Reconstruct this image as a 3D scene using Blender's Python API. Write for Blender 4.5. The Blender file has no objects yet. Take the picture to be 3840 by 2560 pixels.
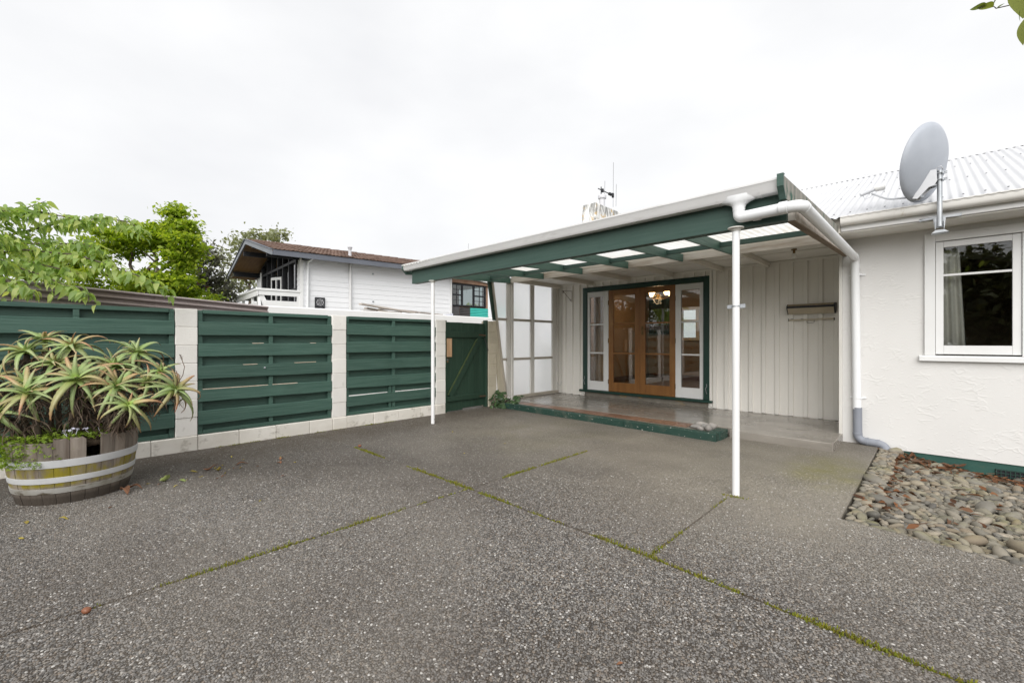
import bpy, bmesh, math, random
import numpy as np
from mathutils import Vector, Matrix, Quaternion, noise as mnoise

R = random.Random(11)
PI = math.pi
sc = bpy.context.scene
COL = sc.collection

# ------------------------------------------------------------------ camera
cam = bpy.data.cameras.new('camera')
cam.sensor_width = 36.0
cam.lens = 15.49
cam.clip_start = 0.05
cam.clip_end = 800
co = bpy.data.objects.new('camera', cam)
co.location = (0, 0, 1.235)
co.rotation_euler = (math.radians(90), 0, math.radians(43.7))
COL.objects.link(co)
sc.camera = co

# ------------------------------------------------------------------ sky, sun, exposure
SUN = Vector((0.45, -0.74, 0.66)).normalized()
W = bpy.data.worlds.new('World')
sc.world = W
W.use_nodes = True
wn, wl = W.node_tree.nodes, W.node_tree.links
wn.clear()
sky = wn.new('ShaderNodeTexSky')
sky.sky_type = 'NISHITA'
sky.sun_disc = False
sky.sun_elevation = math.asin(SUN.z)
sky.sun_rotation = math.atan2(SUN.x, SUN.y)
sky.air_density = 1.0
sky.dust_density = 4.0
tc = wn.new('ShaderNodeTexCoord')
mp = wn.new('ShaderNodeMapping')
mp.inputs['Scale'].default_value = (1.0, 1.0, 2.2)
wl.new(tc.outputs['Generated'], mp.inputs['Vector'])
nz = wn.new('ShaderNodeTexNoise')
nz.inputs['Scale'].default_value = 1.7
nz.inputs['Detail'].default_value = 5
nz.inputs['Roughness'].default_value = 0.5
wl.new(mp.outputs[0], nz.inputs['Vector'])
rp = wn.new('ShaderNodeValToRGB')
rp.color_ramp.elements[0].position = 0.30
rp.color_ramp.elements[0].color = (0.835, 0.84, 0.86, 1)
rp.color_ramp.elements[1].position = 0.62
rp.color_ramp.elements[1].color = (1.0, 1.0, 1.0, 1)
wl.new(nz.outputs['Fac'], rp.inputs[0])
br = wn.new('ShaderNodeVectorMath')
br.operation = 'SCALE'
br.inputs['Scale'].default_value = 4.8          # overcast cloud deck, in the Nishita sky's own units
wl.new(rp.outputs[0], br.inputs[0])
mx = wn.new('ShaderNodeMix')
mx.data_type = 'RGBA'
mx.inputs['Factor'].default_value = 0.96
wl.new(sky.outputs[0], mx.inputs['A'])
wl.new(br.outputs[0], mx.inputs['B'])
bg = wn.new('ShaderNodeBackground')
bg.inputs['Strength'].default_value = 0.10
wl.new(mx.outputs['Result'], bg.inputs['Color'])
wo = wn.new('ShaderNodeOutputWorld')
wl.new(bg.outputs[0], wo.inputs['Surface'])

sl = bpy.data.lights.new('sun', 'SUN')
sl.energy = 1.6
sl.angle = math.radians(60)
sl.color = (1.0, 0.985, 0.965)
so = bpy.data.objects.new('sun', sl)
so.rotation_euler = SUN.to_track_quat('Z', 'Y').to_euler()
so.location = (4, -6, 12)
COL.objects.link(so)

sc.view_settings.view_transform = 'Standard'
sc.view_settings.look = 'None'
sc.view_settings.gamma = 1
sc.view_settings.use_curve_mapping = False
sc.view_settings.exposure = 1.13
sc.render.engine = 'CYCLES'
sc.cycles.max_bounces = 10
sc.cycles.transparent_max_bounces = 24
sc.cycles.caustics_reflective = False
sc.cycles.caustics_refractive = False
sc.cycles.use_denoising = True


# ------------------------------------------------------------------ materials
class NT:
    def __init__(s, name):
        s.m = bpy.data.materials.new(name)
        s.m.use_nodes = True
        s.t = s.m.node_tree
        s.n, s.l = s.t.nodes, s.t.links
        s.n.clear()
        s.out = s.n.new('ShaderNodeOutputMaterial')
        g = s.n.new('ShaderNodeNewGeometry')
        s.geo = g
        s.pos = g.outputs['Position']
        s.isl = g.outputs['Random Per Island']

    def node(s, t, **kw):
        n = s.n.new(t)
        for k, v in kw.items():
            setattr(n, k, v)
        return n

    def vec(s, scale):
        m = s.node('ShaderNodeVectorMath', operation='MULTIPLY')
        s.l.new(s.pos, m.inputs[0])
        m.inputs[1].default_value = scale if hasattr(scale, '__len__') else (scale,) * 3
        return m.outputs[0]

    def noise(s, scale, stretch=(1, 1, 1), detail=4, rough=0.55, dist=0):
        n = s.node('ShaderNodeTexNoise')
        n.inputs['Scale'].default_value = scale
        n.inputs['Detail'].default_value = detail
        n.inputs['Roughness'].default_value = rough
        n.inputs['Distortion'].default_value = dist
        s.l.new(s.vec(stretch), n.inputs['Vector'])
        return n.outputs['Fac']

    def ramp(s, fac, stops):
        r = s.node('ShaderNodeValToRGB')
        e = r.color_ramp.elements
        while len(e) < len(stops):
            e.new(0.5)
        for i, (p, c) in enumerate(stops):
            e[i].position = p
            e[i].color = (c, c, c, 1) if not hasattr(c, '__len__') else (*c[:3], 1)
        s.l.new(fac, r.inputs[0])
        return r.outputs[0]

    def mix(s, fac, a, b, mode='MIX'):
        m = s.node('ShaderNodeMix', data_type='RGBA', blend_type=mode)
        for k, v in (('Factor', fac), ('A', a), ('B', b)):
            if isinstance(v, (int, float)):
                m.inputs[k].default_value = v if k == 'Factor' else (v, v, v, 1)
            elif isinstance(v, (tuple, list)):
                m.inputs[k].default_value = (*v[:3], 1)
            else:
                s.l.new(v, m.inputs[k])
        return m.outputs['Result']

    def math(s, op, a, b=0.0, clamp=False):
        m = s.node('ShaderNodeMath', operation=op, use_clamp=clamp)
        for i, v in enumerate((a, b)):
            if isinstance(v, (int, float)):
                m.inputs[i].default_value = v
            else:
                s.l.new(v, m.inputs[i])
        return m.outputs[0]

    def bump(s, h, strength=0.4, dist=0.01, prev=None):
        b = s.node('ShaderNodeBump')
        b.inputs['Strength'].default_value = strength
        b.inputs['Distance'].default_value = dist
        s.l.new(h, b.inputs['Height'])
        if prev is not None:
            s.l.new(prev, b.inputs['Normal'])
        return b.outputs[0]

    def near(s, c, r0, r1, stretch=(1, 1, 1)):
        """1 at the spot c, falling to 0 between the radii r0 and r1"""
        d = s.node('ShaderNodeVectorMath', operation='SUBTRACT')
        s.l.new(s.pos, d.inputs[0])
        d.inputs[1].default_value = c
        m = s.node('ShaderNodeVectorMath', operation='MULTIPLY')
        s.l.new(d.outputs[0], m.inputs[0])
        m.inputs[1].default_value = stretch
        q = s.node('ShaderNodeVectorMath', operation='LENGTH')
        s.l.new(m.outputs[0], q.inputs[0])
        k = s.node('ShaderNodeMapRange', interpolation_type='SMOOTHSTEP')
        s.l.new(q.outputs['Value'], k.inputs[0])
        k.inputs[1].default_value = r0
        k.inputs[2].default_value = r1
        k.inputs[3].default_value = 1
        k.inputs[4].default_value = 0
        return k.outputs[0]

    def pbr(s, col, rough=0.6, spec=0.4, metal=0.0, normal=None):
        p = s.node('ShaderNodeBsdfPrincipled')
        for k, v in (('Base Color', col), ('Roughness', rough), ('Specular IOR Level', spec), ('Metallic', metal)):
            if isinstance(v, (int, float)):
                p.inputs[k].default_value = v
            elif isinstance(v, (tuple, list)):
                p.inputs[k].default_value = (*v[:3], 1)
            else:
                s.l.new(v, p.inputs[k])
        if normal is not None:
            s.l.new(normal, p.inputs['Normal'])
        return p.outputs[0]

    def done(s, sh):
        s.l.new(sh, s.out.inputs['Surface'])
        return s.m


def mk(name, c1, c2=None, ns=3.0, st=(1, 1, 1), lim=(0.35, 0.65), rough=0.6, spec=0.4, metal=0.0,
       spots=(), bumps=(), objr=0.0, islr=0.0, rvar=0.0):
    n = NT(name)
    col = c1
    if c2 is not None:
        col = n.mix(n.ramp(n.noise(ns, st), [(lim[0], 0), (lim[1], 1)]), c1, c2)
    for c, s_, stt, lo, hi in spots:
        col = n.mix(n.ramp(n.noise(s_, stt, 6, 0.65), [(lo, 0), (hi, 1)]), col, c)
    if objr:
        oi = n.node('ShaderNodeObjectInfo')
        f = n.math('ADD', n.math('MULTIPLY', oi.outputs['Random'], 2 * objr), 1 - objr)
        col = n.mix(1.0, col, f, 'MULTIPLY')
    if islr:
        f = n.math('ADD', n.math('MULTIPLY', n.isl, 2 * islr), 1 - islr)
        col = n.mix(1.0, col, f, 'MULTIPLY')
    nm = None
    for s_, stt, strg, dist in bumps:
        nm = n.bump(n.noise(s_, stt, 5, 0.6), strg, dist, nm)
    if rvar:
        rough = n.math('ADD', n.math('MULTIPLY', n.noise(ns * 2, st), rvar * 2), rough - rvar)
    return n.done(n.pbr(col, rough, spec, metal, nm))


def glass_mat(name, tint=(0.92, 0.94, 0.93), ior=1.5, gr=0.0):
    n = NT(name)
    f = n.node('ShaderNodeFresnel')
    f.inputs['IOR'].default_value = ior
    t = n.node('ShaderNodeBsdfTransparent')
    t.inputs['Color'].default_value = (*tint, 1)
    g = n.node('ShaderNodeBsdfGlossy')
    g.inputs['Roughness'].default_value = gr
    b = n.bump(n.noise(3.0, (1, 1, 1), 1), 0.06, 0.01)
    n.l.new(b, g.inputs['Normal'])
    m = n.node('ShaderNodeMixShader')
    n.l.new(n.math('ADD', n.math('MULTIPLY', f.outputs[0], 1.5), 0.03, True), m.inputs[0])
    n.l.new(t.outputs[0], m.inputs[1])
    n.l.new(g.outputs[0], m.inputs[2])
    return n.done(m.outputs[0])


def translucent_mat(name, col, fac, rough=0.4, stain=None):
    n = NT(name)
    c = col
    if stain:
        c = n.mix(n.ramp(n.noise(2.2, (1, 1, 1), 5), [(0.4, 0), (0.75, 1)]), col, stain)
    p = n.pbr(c, rough, 0.4)
    t = n.node('ShaderNodeBsdfTranslucent')
    if isinstance(c, tuple):
        t.inputs['Color'].default_value = (*c, 1)
    else:
        n.l.new(c, t.inputs['Color'])
    m = n.node('ShaderNodeMixShader')
    m.inputs[0].default_value = fac
    n.l.new(p, m.inputs[1])
    n.l.new(t.outputs[0], m.inputs[2])
    return n.done(m.outputs[0])


def leaf_mat(name, cols, trans=0.35, rough=0.45, by='island', spec=0.4):
    """foliage: colour picked per leaf, light passes through"""
    n = NT(name)
    if by == 'island':
        r = n.isl
    else:
        r = n.node('ShaderNodeObjectInfo').outputs['Random']
    k = len(cols)
    c = n.ramp(r, [(i / max(1, k - 1), cc) for i, cc in enumerate(cols)])
    p = n.pbr(c, rough, spec)
    t = n.node('ShaderNodeBsdfTranslucent')
    tc_ = n.mix(1.0, c, (1.25, 1.25, 0.6), 'MULTIPLY')
    n.l.new(tc_, t.inputs['Color'])
    m = n.node('ShaderNodeMixShader')
    m.inputs[0].default_value = trans
    n.l.new(p, m.inputs[1])
    n.l.new(t.outputs[0], m.inputs[2])
    return n.done(m.outputs[0])


def emit_mat(name, col, st):
    n = NT(name)
    e = n.node('ShaderNodeEmission')
    e.inputs['Color'].default_value = (*col, 1)
    e.inputs['Strength'].default_value = st
    return n.done(e.outputs[0])


def weathering(n, c, k=1.0):
    # broad weathering: paler cement skin near the step, dark damp patches in the middle, soil along the fence
    c = n.mix(n.math('MULTIPLY', n.ramp(n.noise(0.75, (1, 1, 0), 5), [(0.40, 0), (0.62, 1)]), 0.50 * k), c, (0.088, 0.073, 0.060))
    c = n.mix(n.math('MULTIPLY', n.ramp(n.noise(0.55, (1, 1, 0), 4, 0.5, 0.6), [(0.50, 0), (0.66, 1)]), 0.30 * k), c, (0.25, 0.226, 0.192))
    pale = n.math('MULTIPLY', n.near((-2.4, 5.4, 0), 0.6, 3.4, (0.62, 1, 0)), n.ramp(n.noise(1.6, (1, 1, 0), 5), [(0.25, 0.2), (0.7, 0.75)]))
    c = n.mix(pale, c, (0.30, 0.268, 0.215))
    pale2 = n.math('MULTIPLY', n.near((-0.9, 4.6, 0), 0.3, 1.9, (1.0, 0.8, 0)), n.ramp(n.noise(2.3, (1, 1, 0), 5), [(0.3, 0.15), (0.7, 0.6)]))
    c = n.mix(pale2, c, (0.27, 0.245, 0.195))
    alg = n.math('MULTIPLY', n.near((-0.72, 5.15, 0), 0.1, 0.75, (1.5, 0.8, 0)), n.ramp(n.noise(4, (1, 1, 0), 5), [(0.3, 0.1), (0.65, 0.75)]))
    c = n.mix(alg, c, (0.20, 0.185, 0.055))
    alg2 = n.math('MULTIPLY', n.near((-3.9, 4.5, 0), 0.2, 1.6, (1, 1, 0)), n.ramp(n.noise(1.9, (1, 1, 0), 5), [(0.4, 0), (0.7, 0.5)]))
    c = n.mix(alg2, c, (0.12, 0.108, 0.05))
    dirt = n.math('MULTIPLY', n.near((-6.05, 0.5, 0), 0.15, 1.35, (1, 0.06, 0)), n.ramp(n.noise(3, (1, 1, 0), 5), [(0.3, 0.25), (0.65, 0.9)]))
    return n.mix(dirt, c, (0.078, 0.062, 0.045))


def aggregate_mat():
    n = NT('exposed aggregate concrete')
    v1 = n.node('ShaderNodeTexVoronoi')
    v1.voronoi_dimensions = '2D'
    v1.inputs['Scale'].default_value = 95
    n.l.new(n.vec((1.0, 1.0, 1.0)), v1.inputs['Vector'])
    v2 = n.node('ShaderNodeTexVoronoi', feature='DISTANCE_TO_EDGE')
    v2.voronoi_dimensions = '2D'
    v2.inputs['Scale'].default_value = 95
    n.l.new(n.vec((1.0, 1.0, 1.0)), v2.inputs['Vector'])
    sep = n.node('ShaderNodeSeparateColor')
    n.l.new(v1.outputs['Color'], sep.inputs[0])
    stone = n.ramp(sep.outputs[0], [(0.0, (0.052, 0.048, 0.044)), (0.28, (0.115, 0.109, 0.103)), (0.5, (0.170, 0.156, 0.139)),
                                    (0.68, (0.215, 0.208, 0.200)), (0.80, (0.175, 0.140, 0.108)), (0.945, (0.255, 0.238, 0.215)),
                                    (0.965, (0.46, 0.445, 0.42)), (1.0, (0.58, 0.56, 0.53))])
    edge = n.ramp(v2.outputs['Distance'], [(0.06, 0), (0.20, 1)])
    mort = n.mix(n.ramp(n.noise(0.9, (1, 1, 0)), [(0.35, 0), (0.65, 1)]), (0.050, 0.038, 0.027), (0.080, 0.063, 0.046))
    c = n.mix(edge, mort, stone)
    white = n.math('MULTIPLY', n.ramp(sep.outputs[0], [(0.968, 0), (0.978, 1)]), edge)
    bare = n.math('MULTIPLY', n.near((0, 0, 0), 3.0, 4.4, (1, 1, 0)), 0.9)
    c = n.mix(bare, c, mort)
    c = weathering(n, c)
    c = n.mix(n.math('MULTIPLY', white, n.math('SUBTRACT', 1.0, bare)), c, (0.43, 0.41, 0.38))
    hgt = n.ramp(v2.outputs['Distance'], [(0.0, 0), (0.14, 0.75), (0.4, 1)])
    nm = n.bump(hgt, 0.75, 0.006)
    nm = n.bump(n.noise(9, (1, 1, 1)), 0.15, 0.02, nm)
    rg = n.ramp(sep.outputs[1], [(0, 0.42), (1, 0.72)])
    return n.done(n.pbr(c, rg, 0.35, 0, nm))


def wood_paint(name, c1, c2, axis='y', peel=None, strong=0.85, lo=0.66):
    st = {'y': (26, 1.3, 26), 'x': (1.3, 26, 26), 'z': (26, 26, 1.3)}[axis]
    n = NT(name)
    c = n.mix(n.ramp(n.noise(1.6, st, 5), [(0.3, 0), (0.7, 1)]), c1, c2)
    oi = n.node('ShaderNodeObjectInfo')
    f = n.math('ADD', n.math('MULTIPLY', oi.outputs['Random'], 0.22), 0.89)
    c = n.mix(1.0, c, f, 'MULTIPLY')
    c = n.mix(n.ramp(n.noise(2.0, (1, 1, 1), 6), [(0.55, 0), (0.8, 0.35)]), c, tuple(x * 0.6 for x in c1))
    if peel:
        c = n.mix(n.ramp(n.noise(7.0, (1, 1, 1), 8, 0.7), [(lo, 0), (lo + 0.02, 1)]), c, peel)
    nm = n.bump(n.noise(1.0, st, 4, 0.6, 1.2), strong, 0.006)
    nm = n.bump(n.noise(60, (1, 1, 1), 3), 0.15, 0.002, nm)
    return n.done(n.pbr(c, 0.55, 0.35, 0, nm))


def stucco_mat():
    n = NT('cream textured stucco')
    c = n.mix(n.ramp(n.noise(1.3, (1, 1, 0.5), 5), [(0.35, 0), (0.7, 1)]), (0.69, 0.68, 0.662), (0.645, 0.635, 0.618))
    # trowel strokes: sparse raised curls
    v = n.node('ShaderNodeTexVoronoi', feature='DISTANCE_TO_EDGE')
    v.inputs['Scale'].default_value = 6.0
    dn = n.node('ShaderNodeTexNoise')
    dn.inputs['Scale'].default_value = 6
    n.l.new(n.vec((1, 1, 1.6)), dn.inputs['Vector'])
    ad = n.node('ShaderNodeVectorMath', operation='MULTIPLY_ADD')
    n.l.new(dn.outputs['Color'], ad.inputs[0])
    ad.inputs[1].default_value = (0.35, 0.35, 0.2)
    n.l.new(n.vec((1, 1, 1.7)), ad.inputs[2])
    n.l.new(ad.outputs[0], v.inputs['Vector'])
    line = n.ramp(v.outputs['Distance'], [(0.0, 1), (0.13, 0)])
    gate = n.ramp(n.noise(5.5, (1, 1, 1), 3), [(0.52, 0), (0.60, 1)])
    h = n.math('MULTIPLY', line, gate)
    blob = n.ramp(n.noise(22, (1, 1, 1.8), 3, 0.5), [(0.62, 0), (0.70, 1)])
    h = n.math('ADD', h, n.math('MULTIPLY', blob, 0.6))
    nm = n.bump(h, 0.30, 0.0065)
    nm = n.bump(n.noise(40, (1, 1, 1), 4), 0.2, 0.004, nm)
    return n.done(n.pbr(c, 0.75, 0.25, 0, nm))


def aloe_mat():
    n = NT('aloe leaf')
    a = n.node('ShaderNodeAttribute', attribute_name='t')
    oi = n.node('ShaderNodeObjectInfo')
    base = n.ramp(a.outputs['Fac'], [(0.0, (0.34, 0.46, 0.09)), (0.25, (0.27, 0.38, 0.13)), (0.7, (0.27, 0.34, 0.14)), (1.0, (0.42, 0.25, 0.14))])
    red = n.ramp(a.outputs['Fac'], [(0.0, (0.32, 0.38, 0.10)), (0.4, (0.40, 0.30, 0.14)), (1.0, (0.46, 0.17, 0.10))])
    f = n.ramp(oi.outputs['Random'], [(0.55, 0), (0.85, 1)])
    c = n.mix(f, base, red)
    c = n.mix(n.ramp(n.noise(14, (1, 1, 1), 4), [(0.45, 0), (0.75, 0.5)]), c, (0.36, 0.33, 0.17))
    return n.done(n.pbr(c, 0.42, 0.45))


def stave_mat():
    n = NT('weathered barrel stave')
    c = n.mix(n.ramp(n.noise(1.5, (14, 14, 1.2), 6), [(0.3, 0), (0.7, 1)]), (0.165, 0.130, 0.104), (0.31, 0.27, 0.228))
    oi = n.node('ShaderNodeObjectInfo')
    c = n.mix(1.0, c, n.math('ADD', n.math('MULTIPLY', oi.outputs['Random'], 0.5), 0.72), 'MULTIPLY')
    sp = n.node('ShaderNodeSeparateXYZ')
    n.l.new(n.pos, sp.inputs[0])
    band = n.ramp(n.math('MULTIPLY', sp.outputs['Z'], 2.0), [(0.26, 0), (0.30, 1), (0.61, 1), (0.64, 0)])
    pat = n.ramp(n.noise(5, (2.2, 2.2, 1), 6, 0.65), [(0.42, 0), (0.62, 0.9)])
    c = n.mix(n.math('MULTIPLY', band, pat), c, (0.27, 0.225, 0.014))
    foot_tone = n.ramp(n.math('MULTIPLY', sp.outputs['Z'], 2.0), [(0.10, 1), (0.26, 0)])  # staves turn darker towards the bottom
    c = n.mix(foot_tone, c, (0.075, 0.062, 0.05))
    nm = n.bump(n.noise(1.2, (40, 40, 2.0), 5), 0.5, 0.006)
    return n.done(n.pbr(c, 0.8, 0.2, 0, nm))


M = {}
M['aggregate'] = aggregate_mat()
M['soil'] = mk('dark soil', (0.035, 0.026, 0.018), (0.07, 0.052, 0.036), 9, rough=0.95, spec=0.1, bumps=[(25, (1, 1, 1), 0.8, 0.02)])
M['ground'] = mk('earth and grass', (0.05, 0.07, 0.03), (0.09, 0.08, 0.05), 0.6, rough=0.95, spec=0.1, bumps=[(6, (1, 1, 1), 0.6, 0.05)])
M['slab'] = mk('smooth damp concrete', (0.28, 0.255, 0.222), (0.205, 0.186, 0.162), 1.4, (1, 1, 3), (0.3, 0.7), 0.24, 0.5,
               spots=[((0.32, 0.295, 0.26), 3.0, (0.3, 2.5, 1), 0.5, 0.8), ((0.165, 0.148, 0.128), 1.6, (0.35, 1.6, 1), 0.5, 0.8)],
               bumps=[(30, (1, 1, 1), 0.08, 0.004)], rvar=0.16)
M['slabedge'] = mk('rough concrete edge', (0.24, 0.22, 0.185), (0.17, 0.155, 0.13), 5, rough=0.85, spec=0.2,
                   spots=[((0.34, 0.24, 0.11), 3.0, (1, 1, 2), 0.58, 0.7)], bumps=[(40, (1, 1, 1), 0.4, 0.006)])
M['moss'] = leaf_mat('moss', [(0.14, 0.17, 0.02), (0.21, 0.24, 0.03), (0.27, 0.25, 0.045), (0.17, 0.13, 0.05)], 0.3, 0.9, spec=0.1)
M['stone'] = None
M['block'] = mk('cream painted concrete block', (0.82, 0.80, 0.755), (0.76, 0.735, 0.69), 2.6, (1, 1, 0.7), rough=0.8, spec=0.2,
                spots=[((0.42, 0.39, 0.34), 7, (1, 1, 0.5), 0.64, 0.84)],
                bumps=[(55, (1, 1, 1), 0.45, 0.006), (14, (1, 1, 1), 0.2, 0.008)], objr=0.05)
M['baseblock'] = mk('stained painted footing block', (0.76, 0.73, 0.67), (0.64, 0.605, 0.54), 2.2, (1, 1, 1.6), rough=0.85, spec=0.2,
                    spots=[((0.22, 0.19, 0.14), 6, (1, 1, 1.5), 0.56, 0.78), ((0.16, 0.15, 0.06), 3.0, (1, 1, 2.5), 0.66, 0.78)],
                    bumps=[(50, (1, 1, 1), 0.5, 0.007)], objr=0.06)
M['gateblock'] = mk('yellowed rendered block', (0.60, 0.545, 0.43), (0.50, 0.455, 0.355), 2.6, rough=0.82, spec=0.2,
                    spots=[((0.25, 0.21, 0.14), 5, (1, 1, 0.6), 0.62, 0.8)], bumps=[(45, (1, 1, 1), 0.4, 0.006)], objr=0.05)
M['green'] = wood_paint('green painted timber', (0.042, 0.094, 0.073), (0.072, 0.134, 0.106), 'y')
M['greenx'] = wood_paint('green painted beam', (0.042, 0.084, 0.068), (0.056, 0.100, 0.083), 'x', strong=0.25)
M['greenz'] = wood_paint('dark green painted timber', (0.020, 0.048, 0.031), (0.030, 0.062, 0.041), 'z', strong=0.3)
M['greenframe'] = mk('deep green gloss paint', (0.010, 0.038, 0.028), (0.013, 0.046, 0.034), 3, rough=0.4, spec=0.45, bumps=[(30, (1, 1, 0.2), 0.1, 0.003)])
M['greenkerb'] = mk('green painted kerb', (0.016, 0.048, 0.036), (0.024, 0.060, 0.046), 4, rough=0.6,
                    spots=[((0.62, 0.60, 0.55), 24, (1, 1, 1.3), 0.64, 0.66), ((0.10, 0.115, 0.09), 5, (1, 1, 1), 0.55, 0.75)], bumps=[(30, (1, 1, 1), 0.4, 0.008)])
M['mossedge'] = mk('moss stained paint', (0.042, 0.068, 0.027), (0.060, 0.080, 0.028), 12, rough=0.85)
M['rawwood'] = mk('bare splintered pine', (0.50, 0.41, 0.30), (0.62, 0.55, 0.45), 10, (1, 1, 1), rough=0.8, spec=0.2, bumps=[(8, (20, 1, 20), 0.5, 0.004)])
M['ply'] = mk('unpainted pine board', (0.46, 0.275, 0.155), (0.58, 0.385, 0.23), 2.0, (14, 14, 1.2), rough=0.6, bumps=[(2, (20, 20, 1.5), 0.2, 0.003)])
M['board'] = mk('cream painted fibre board', (0.84, 0.815, 0.765), (0.80, 0.775, 0.725), 1.8, (1, 1, 0.6), rough=0.6, spec=0.3,
                spots=[((0.40, 0.36, 0.29), 9, (1, 1, 0.4), 0.72, 0.86)], bumps=[(60, (1, 1, 1), 0.12, 0.003)], objr=0.025)
M['ceil'] = mk('cream painted ceiling', (0.85, 0.83, 0.78), (0.80, 0.78, 0.73), 1.6, rough=0.7, spec=0.25, bumps=[(50, (1, 1, 1), 0.1, 0.003)])
M['beamcream'] = mk('cream painted beam', (0.74, 0.70, 0.63), (0.67, 0.635, 0.565), 2.0, (4, 1, 4), rough=0.6,
                    spots=[((0.30, 0.26, 0.2), 6, (1, 1, 1), 0.68, 0.84)], bumps=[(4, (8, 1, 8), 0.2, 0.003)])
M['stucco'] = stucco_mat()
M['white'] = mk('white gloss paint', (0.76, 0.76, 0.755), (0.72, 0.72, 0.71), 2.5, (1, 1, 0.5), rough=0.4, spec=0.4, bumps=[(30, (1, 1, 0.3), 0.06, 0.003)])
M['oldwhite'] = mk('chipped white paint', (0.72, 0.705, 0.67), (0.64, 0.62, 0.575), 3, (3, 3, 0.6), rough=0.55,
                   spots=[((0.16, 0.13, 0.10), 16, (1, 1, 0.35), 0.70, 0.73)], bumps=[(25, (2, 2, 0.4), 0.25, 0.004)])
M['taupe'] = mk('taupe painted rail', (0.46, 0.415, 0.35), (0.40, 0.36, 0.30), 4, rough=0.6, spots=[((0.18, 0.14, 0.1), 14, (1, 1, 1), 0.70, 0.76)])
M['postwhite'] = mk('white painted steel post', (0.80, 0.80, 0.80), (0.74, 0.74, 0.735), 4, (1, 1, 0.3), rough=0.45,
                    spots=[((0.07, 0.07, 0.07), 17, (1, 1, 0.6), 0.725, 0.74), ((0.5, 0.47, 0.40), 5, (1, 1, 0.4), 0.62, 0.8)])
M['pvc'] = mk('white pvc', (0.80, 0.81, 0.82), (0.77, 0.78, 0.79), 3, rough=0.35, spec=0.45, spots=[((0.62, 0.60, 0.54), 5, (1, 1, 1), 0.62, 0.8)])
M['gutter'] = mk('pale grey pvc gutter', (0.74, 0.735, 0.735), (0.69, 0.685, 0.68), 2.0, (1, 1, 4), rough=0.4, spec=0.45, spots=[((0.50, 0.485, 0.46), 4, (0.6, 2, 3), 0.58, 0.8)])
M['guttercream'] = mk('cream gutter', (0.80, 0.785, 0.75), (0.76, 0.74, 0.70), 2.0, rough=0.45, spots=[((0.52, 0.46, 0.36), 6, (1, 1, 1), 0.64, 0.8)])
M['pvcgrey'] = mk('grey drain pipe', (0.22, 0.235, 0.27), (0.26, 0.275, 0.31), 3, rough=0.55)
M['roofwhite'] = mk('white painted roof iron', (0.57, 0.575, 0.585), (0.53, 0.535, 0.55), 1.4, rough=0.5, spec=0.4)
M['screw'] = mk('dull roofing screw', (0.30, 0.30, 0.31), rough=0.5, metal=0.5)
M['clear'] = translucent_mat('translucent roof sheet', (0.88, 0.88, 0.86), 0.8, 0.4, (0.78, 0.74, 0.66))
def frost_mat():
    n = NT('frosted glass')
    c = n.mix(n.ramp(n.noise(1.6, (1, 1, 1), 5), [(0.4, 0), (0.75, 1)]), (0.985, 0.99, 0.995), (0.92, 0.935, 0.95))
    r = n.node('ShaderNodeBsdfRefraction')
    r.inputs['Roughness'].default_value = 0.36
    r.inputs['IOR'].default_value = 1.12
    n.l.new(c, r.inputs['Color'])
    t = n.node('ShaderNodeBsdfTranslucent')
    n.l.new(c, t.inputs['Color'])
    m1 = n.node('ShaderNodeMixShader')
    m1.inputs[0].default_value = 0.8
    n.l.new(r.outputs[0], m1.inputs[1])
    n.l.new(t.outputs[0], m1.inputs[2])
    g = n.node('ShaderNodeBsdfGlossy')
    g.inputs['Roughness'].default_value = 0.35
    m2 = n.node('ShaderNodeMixShader')
    m2.inputs[0].default_value = 0.06
    n.l.new(m1.outputs[0], m2.inputs[1])
    n.l.new(g.outputs[0], m2.inputs[2])
    return n.done(m2.outputs[0])


M['frost'] = frost_mat()
M['barge'] = mk('weathered barge board', (0.33, 0.31, 0.275), (0.20, 0.20, 0.18), 2.0, (1, 6, 1.2), (0.3, 0.7), 0.85, 0.2,
                spots=[((0.045, 0.105, 0.08), 3, (1, 4, 2), 0.55, 0.66), ((0.60, 0.56, 0.5), 6, (1, 1, 1), 0.70, 0.74)], bumps=[(3, (20, 2, 8), 0.4, 0.005)])
M['rough'] = mk('rough whitewashed timber', (0.55, 0.51, 0.455), (0.32, 0.26, 0.20), 2.2, (1, 3, 8), (0.45, 0.75), 0.8, 0.2, bumps=[(3, (20, 2, 20), 0.4, 0.005)])
M['darktimber'] = mk('brown rough timber', (0.16, 0.115, 0.075), (0.24, 0.18, 0.12), 3, (8, 1, 8), rough=0.85)
M['doorwood'] = mk('varnished brown door timber', (0.26, 0.118, 0.034), (0.19, 0.080, 0.022), 1.3, (9, 9, 0.8), (0.3, 0.7), 0.38, 0.45,
                   spots=[((0.34, 0.185, 0.065), 1.5, (1, 1, 0.5), 0.55, 0.8)], bumps=[(2, (30, 30, 1.5), 0.12, 0.002)])
M['glass'] = glass_mat('window glass')
M['glassdark'] = glass_mat('far window glass', (0.55, 0.6, 0.6), 1.6)
M['brass'] = mk('aged brass', (0.20, 0.13, 0.05), (0.12, 0.08, 0.04), 20, rough=0.45, metal=0.8)
M['iron'] = mk('rusty wrought iron', (0.09, 0.06, 0.045), (0.16, 0.09, 0.05), 20, rough=0.8, metal=0.4)
M['steel'] = mk('galvanised steel', (0.38, 0.40, 0.42), (0.50, 0.52, 0.54), 9, rough=0.5, metal=0.7)
M['dish'] = mk('grey dish enamel', (0.36, 0.385, 0.43), (0.39, 0.415, 0.46), 5, rough=0.45, spec=0.4)
M['dishpale'] = mk('pale grey plastic', (0.62, 0.63, 0.65), (0.55, 0.56, 0.58), 5, rough=0.45)
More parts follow.
